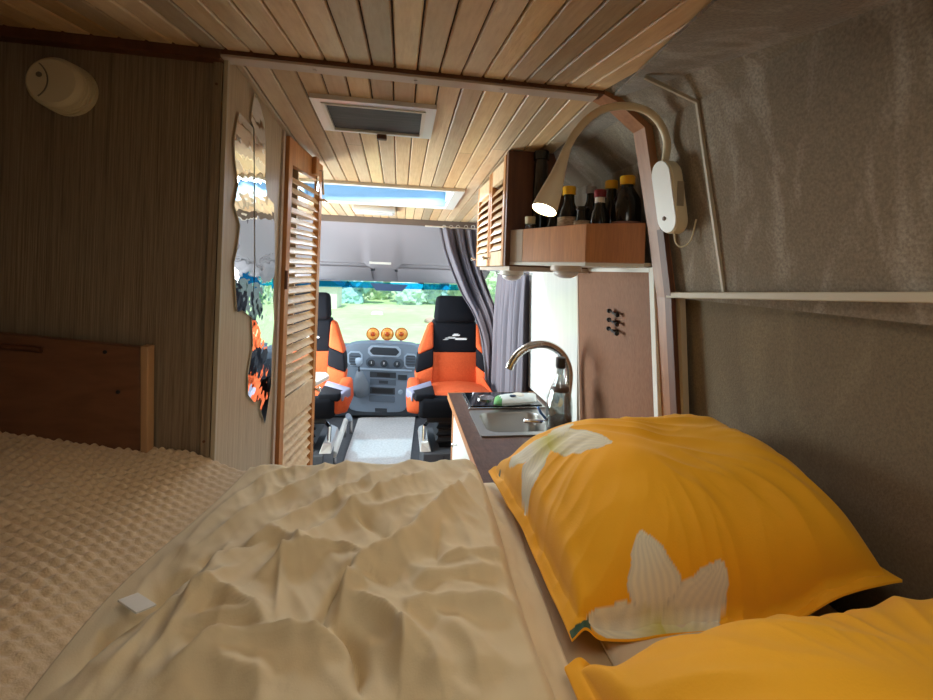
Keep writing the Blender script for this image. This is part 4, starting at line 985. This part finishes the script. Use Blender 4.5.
tag(obj('waffle_blanket', bm, blanket_m, None, origin=(-.65, .2, .9), smooth=True), 'cream waffle-knit blanket lying beside the duvet at left', 'blanket')

# pillows ----------------------------------------------------------
YEL = s2l((246, 178, 20))
def inpoly(x, y, pl):
    c = False; n = len(pl)
    for i in range(n):
        x0, y0 = pl[i]; x1, y1 = pl[(i+1) % n]
        if (y0 > y) != (y1 > y) and x < (x1-x0)*(y-y0)/(y1-y0)+x0: c = not c
    return c
def petal_d(p, root, tip, w_):
    dx, dy = tip[0]-root[0], tip[1]-root[1]; L = math.hypot(dx, dy); tx, ty = dx/L, dy/L
    s = ((p[0]-root[0])*tx+(p[1]-root[1])*ty)/L; q = (-(p[0]-root[0])*ty+(p[1]-root[1])*tx)
    if s < 0 or s > 1: return None
    ww = w_*(math.sin(PI*min(1, s**.75))**.7)*(1+.06*math.sin(s*24))
    return None if abs(q) > ww else (s, q/ww)
def make_pillow(name, label, group, corners, T, zb, flowers, nu=270, nv=240, seed=0, flange=.05, wr=1.0, lift=None):
    """corners: 4 xy (u0v0,u1v0,u1v1,u0v1)"""
    c0, c1, c2, c3 = [Vector((*c, 0)) for c in corners]
    cen = (c0+c1+c2+c3)/4
    t = thing(name, label, 'pillow', (cen.x, cen.y, zb), group)
    def place(u, v): return c0*(1-u)*(1-v)+c1*u*(1-v)+c2*u*v+c3*(1-u)*v
    def top(u, v, s):
        u = u+(.5-.5*math.cos(PI*u)-u)*.75; v = v+(.5-.5*math.cos(PI*v)-v)*.75
        a = (u-.5)*2; b = (v-.5)*2; fl = flange
        au = min(1, abs(a)/(1-fl)); bv = min(1, abs(b)/(1-fl))
        e = (max(0, 1-au**2.8)**.48)*(max(0, 1-bv**2.8)**.48)
        p = place(u, v)
        # pinch in the middle of edges a little
        d = p-cen
        p = cen+d*(1-.04*(1-abs(a))*abs(b)**2-.04*(1-abs(b))*abs(a)**2)
        w1 = nz(p.x*7+seed, p.y*7, 1.1)*.5+nz(p.x*16, p.y*16+seed, 2.2)*.25
        # tension wrinkles radiating from the edges
        th = math.atan2(b, a); rad = max(abs(a), abs(b))
        w2 = (1-abs(nz(th*5+nz(p.x*5, p.y*5, seed), rad*1.5, seed))*3)*sstep(.35, .9, rad)*(1-sstep(.96, 1, rad))
        dg = 1-2.6*abs(nz((p.x*.35+p.y*1.0)*17+1.5*nz(p.x*4, p.y*4, seed+3), (p.x-p.y*.35)*3.5, seed))
        dgw = max(0, nz(p.x*5+4, p.y*5, seed+7))
        z = zb + T*e if s > 0 else zb - .02*e
        if s > 0: z += wr*(.012*w1*e+.0035*w2+.0075*dg*(.3+dgw)*e)
        # wavy flange
        edge = 1-min(1, (1-max(au, bv))*12) if max(au, bv) < 1 else 1
        z += .006*nz(p.x*14, p.y*14, seed+5)*edge
        if lift: z += lift(u, v, p)
        return Vector((p.x, p.y, z+(.002 if s > 0 else -.002)))
    bm = B(); cl = bm.loops.layers.float_color.new('print')
    vs = grid(bm, lambda u, v: top(u, v, 1), nu, nv)
    vb = grid(bm, lambda u, v: top(u, v, -1), nu//3, nv//3)
    # stitch the rim
    def rim_(g):
        a = len(g)-1; b = len(g[0])-1
        return [g[i][0] for i in range(a)]+[g[a][j] for j in range(b)]+[g[i][b] for i in range(a, 0, -1)]+[g[0][j] for j in range(b, 0, -1)]
    def color(p, uu, vv):
        out = YEL
        for fl_ in flowers:
            hz_ = max(0, p.z-zb)
            if fl_['m'] == 'near': uu, vv = p.x, p.y-c0.y+hz_
            else: uu, vv = p.x-c3.x+hz_, p.y
            for (root, tip, w_) in fl_['petals']:
                r_ = petal_d((uu, vv), root, tip, w_)
                if r_:
                    s, q = r_
                    st = .5+.5*math.sin(q*22+2*s)
                    base = Vector(s2l((232, 228, 206))); g1 = Vector(s2l((196, 192, 84))); gr = Vector(s2l((188, 190, 184)))
                    k = base.lerp(gr, .5*st*(.35+.65*s)); k = k.lerp(g1, max(0, .95-s*2.2)); k = k.lerp(gr*.75, sstep(.93, 1, abs(q))*.6)
                    out = tuple(k)
            for (root, tip, w_) in fl_.get('leaves', []):
                if petal_d((uu, vv), root, tip, w_): out = s2l((58, 92, 74))
        return out
    idx = {}
    for i in range(nu+1):
        for j in range(nv+1): idx[vs[i][j]] = (i/nu, j/nv)
    for f in bm.faces:
        for l in f.loops:
            uv = idx.get(l.vert)
            col = color(l.vert.co, *uv) if uv else YEL
            l[cl] = (*col, 1)
    A = rim_(vs); Bq = rim_(vb)
    # simple side closure: connect by duplicating upper rim slightly lower
    low = [bm.verts.new(v.co+Vector((0, 0, -.004))) for v in A]
    n = len(A)
    for k in range(n):
        f = bm.faces.new((A[k], low[k], low[(k+1) % n], A[(k+1) % n]))
        for l in f.loops: l[cl] = (*YEL, 1)
    o = obj('pillowcase', bm, yellow_m, t, smooth=True)
    return t, top
pc = [(.235, .510), (.705, .480), (.705, .90), (.222, .965)]
fl1 = {'m': 'near', 'petals': [((.366, -.03), (.352, .155), .040), ((.375, -.03), (.462, .095), .042), ((.365, .0), (.258, .035), .034)], 'leaves': [((.238, .0), (.262, .03), .012)]}
fl2 = {'m': 'far', 'petals': [((.23, .80), (.045, .755), .036), ((.22, .79), (.34, .69), .045), ((.23, .80), (.08, .87), .03), ((.23, .80), (.31, .82), .03)], 'leaves': [((.02, .925), (.05, .915), .006)]}
p1, _ = make_pillow('yellow_pillow', 'plump yellow pillow with printed white lilies, the farther from us', 'yellow lily pillows', pc, .18, .925, [fl1, fl2], seed=2, wr=1.5, lift=lambda u, v, p: .065*sstep(.55, 1, u)+.016*math.exp(-((u-.035)/.028)**2))
bm = B()
def ip(u, v):
    a = (u-.5)*2; b = (v-.5)*2; e = max(0, 1-abs(a)**3)**.5*max(0, 1-abs(b)**3)**.5
    return Vector((.29+.34*u, .475+.30*v, .895+.045*e))
vs = grid(bm, ip, 30, 30); skirt(bm, vs, lambda c: Vector((c.x, c.y, .897))); obj('inner_pillow', bm, inner_m, p1, smooth=True)
pc2 = [(.22, -.12), (.705, -.12), (.705, .455), (.215, .485)]
p2, _ = make_pillow('yellow_pillow', 'plain yellow pillow in the bottom right corner, nearest to us', 'yellow lily pillows', pc2, .16, .915, [], seed=9, wr=1.5, lift=lambda u, v, p: .05*sstep(.5, 1, u)+.014*math.exp(-((u-.035)/.028)**2))

# ================================================================== OUTSIDE
grass_m = mat('hazy_grass', s2l((186, 214, 150)), .95, grain=[((.35, .35, .35), s2l((222, 226, 190)), .6), ((3, 3, 3), s2l((160, 200, 130)), .4)])  # outdoor glow and haze are put into these lightened colours
bm = B(); 
grid(bm, lambda u, v: Vector((-90+180*u, 5.2+110*v**1.5, -.5+.25*nz(u*14, v*14)+9*sstep(.33, .9, v))), 40, 40); struct('ground', bm, grass_m)
road_m = mat('gravel_pitch', s2l((190, 184, 170)), .95, grain=[((6, 6, 6), s2l((160, 154, 140)), .5)])
bm = B(); box(bm, -12, 12, -10, 5.2, -.62, -.52); struct('ground_pitch', bm, road_m)
leafs = [mat('hazy_leaf_a', s2l((184, 212, 200)), .9), mat('hazy_leaf_b', s2l((160, 204, 206)), .9), mat('hazy_leaf_c', s2l((198, 218, 186)), .9)]  # pale bluish tones carry distant haze within the leaf colour
def tree(x, y, s, h, k, label):
    t = thing('leafy_tree', label, 'tree', (x, y, -.5), 'trees beyond the meadow')
    bm = B(); tube(bm, [(x, y, -.5), (x+.1, y, h*.35), (x, y, h*.6)], [.25*s, .18*s, .08*s], 8); obj('trunk', bm, bark_m, t)
    bm = B()
    for q in range(7):
        c = Vector((x+random.uniform(-1, 1)*s, y+random.uniform(-1, 1)*s, h*.36+random.uniform(-.5, .4)*h))
        r = s*random.uniform(.6, 1.0)
        res = bmesh.ops.create_icosphere(bm, subdivisions=4, radius=r, matrix=Matrix.Translation(c))
        for v in res['verts']:
            d_ = v.co-c; v.co = c+d_*(1+.35*noise.noise(v.co*2.2/s*1.5)+.25*noise.noise(v.co*6/s)+.15*noise.noise(v.co*14/s))
    obj('crown', bm, leafs[k % 3], t, smooth=False)
desc = ['tall dark tree', 'round bushy tree', 'pale green tree', 'broad tree', 'narrow tree', 'low spreading tree', 'dense tree', 'loose tree']
N_T = 12
for i in range(N_T):
    x = -9.5+i*1.75+random.uniform(-.2, .2); y = 23.5+(3.4 if i % 2 else 0)
    where = 'leftmost' if i == 0 else 'rightmost' if i == N_T-1 else None
    tree(x, y, .95, 2.6+random.uniform(-.5, 1.8), i, f'{"green leafy tree in the row beyond the meadow seen through windscreen" if not where else where+" green leafy tree in the row beyond the meadow"}')
# white house beyond meadow
t = thing('white_house', 'small whitewashed shed with grey roof beyond the meadow, left', 'house', (-3.2, 19, -.5))
bm = B(); box(bm, -3.9, -2.6, 18.5, 20, -.5, .55); obj('walls', bm, pvc_m, t)
bm = B(); prism(bm, [Vector((-4.05, 18.3, .55)), Vector((-2.45, 18.3, .55)), Vector((-3.25, 18.3, 1.05))], (0, 1.9, 0)); obj('roof', bm, headdk_m, t)
bm = B(); box(bm, -3.5, -3.15, 18.48, 18.5, -.45, .25); obj('door', bm, dashdk_m, t)
for i, (px, py, Y, s) in enumerate(((431, 318, 15, .2), (443, 322, 14, .18), (456, 330, 12.5, .15))):
    c = AY(px, py, Y); c.z = -.5
    bm = B(); res = bmesh.ops.create_icosphere(bm, subdivisions=3, radius=s, matrix=Matrix.Translation(c+Vector((0, 0, s*.4))))
    for v in res['verts']: v.co.z = max(-.52, c.z+(v.co.z-c.z)*.7); v.co += Vector((nz(v.co.x*4, v.co.y*4, i), nz(v.co.y*4, v.co.z*4, i), 0))*.15
    tag(obj('boulder', bm, mat('boulder_stone', s2l((190, 164, 150)), .9), None, origin=c), ('pinkish boulder on the meadow, farthest of three', 'pinkish boulder on the meadow, middle of three', 'pinkish boulder on the meadow, nearest of three')[i], 'rock', 'boulders on the meadow')
c = AY(377, 318, 17); c.z = -.5
bm = B(); hexa(bm, [c+Vector(p) for p in ((-.26, -.15, .0), (.26, -.15, .0), (.26, .15, .0), (-.26, .15, .0), (-.2, -.12, .16), (.2, -.12, .16), (.2, .12, .16), (-.2, .12, .16))], 0, .05)
for sx in (-.15, .15): box(bm, c.x+sx-.05, c.x+sx+.05, c.y-.2, c.y+.2, -.52, -.44)
tag(obj('garden_bench', bm, pvc_m, None, origin=c), 'small white bench-like block standing on the meadow', 'bench')

# ================================================================== LIGHT
w = bpy.data.worlds.new('world'); bpy.context.scene.world = w; w.use_nodes = True
nt = w.node_tree; bg = nt.nodes['Background']
tc = nt.nodes.new('ShaderNodeTexCoord'); sp = nt.nodes.new('ShaderNodeSeparateXYZ'); rp = nt.nodes.new('ShaderNodeValToRGB')
nt.links.new(tc.outputs['Generated'], sp.inputs[0]); nt.links.new(sp.outputs[2], rp.inputs[0]); nt.links.new(rp.outputs[0], bg.inputs[0])
rp.color_ramp.elements[0].color = (.85, .92, 1, 1); rp.color_ramp.elements[0].position = .0; rp.color_ramp.elements[1].color = (.42, .64, 1, 1)
bg.inputs[1].default_value = 1.5
sd_ = bpy.data.lights.new('sun', 'SUN'); sd_.energy = 5.0; sd_.angle = .02; sd_.color = (1, .96, .88)
so = bpy.data.objects.new('sun', sd_); C.objects.link(so); so.rotation_euler = Vector((.02, .50, -.85)).to_track_quat('-Z', 'Y').to_euler()
def area(name, loc, target, sx, sy, e, col):
    d = bpy.data.lights.new(name, 'AREA'); d.shape = 'RECTANGLE'; d.size = sx; d.size_y = sy; d.energy = e; d.color = col
    o = bpy.data.objects.new(name, d); C.objects.link(o); o.location = loc
    o.rotation_euler = (Vector(target)-Vector(loc)).to_track_quat('-Z', 'Y').to_euler(); return o
# added fill lamp just outside the unseen rear pane
area('rear_fill_light', (.27, -1.36, 1.38), (.27, 1, 1.3), .48, .45, .5, (1, .9, .76))
# daylight entering by the cab door windows and the skylight
area('cab_window_light', (.80, 3.45, 1.13), (-.2, 3.3, .8), .95, .5, 12, (.86, .93, 1))
area('cab_window_light', (-1.0, 3.45, 1.13), (.2, 3.3, .8), .95, .5, 16, (.86, .93, 1))
area('side_fill_light', (-1.0, 2.48, 1.0), (.3, 2.3, .95), .72, .82, 62, (.9, .95, 1))  # strong lamp added at the unseen side window to brighten kitchen and ceiling
area('skylight_light', (-.14, 2.2, 1.90), (-.05, 1.3, 0), .68, .34, 28, (.82, .91, 1))
area('rear_top_fill', (.18, .12, 1.68), (.30, .2, 0), .34, .36, 1.9, (1, .9, .74))  # added overhead fill for bed and pillows, out of view

sc = bpy.context.scene
sc.view_settings.view_transform = 'Standard'; sc.view_settings.look = 'None'; sc.view_settings.gamma = 1
sc.view_settings.use_curve_mapping = False; sc.view_settings.exposure = 0.0
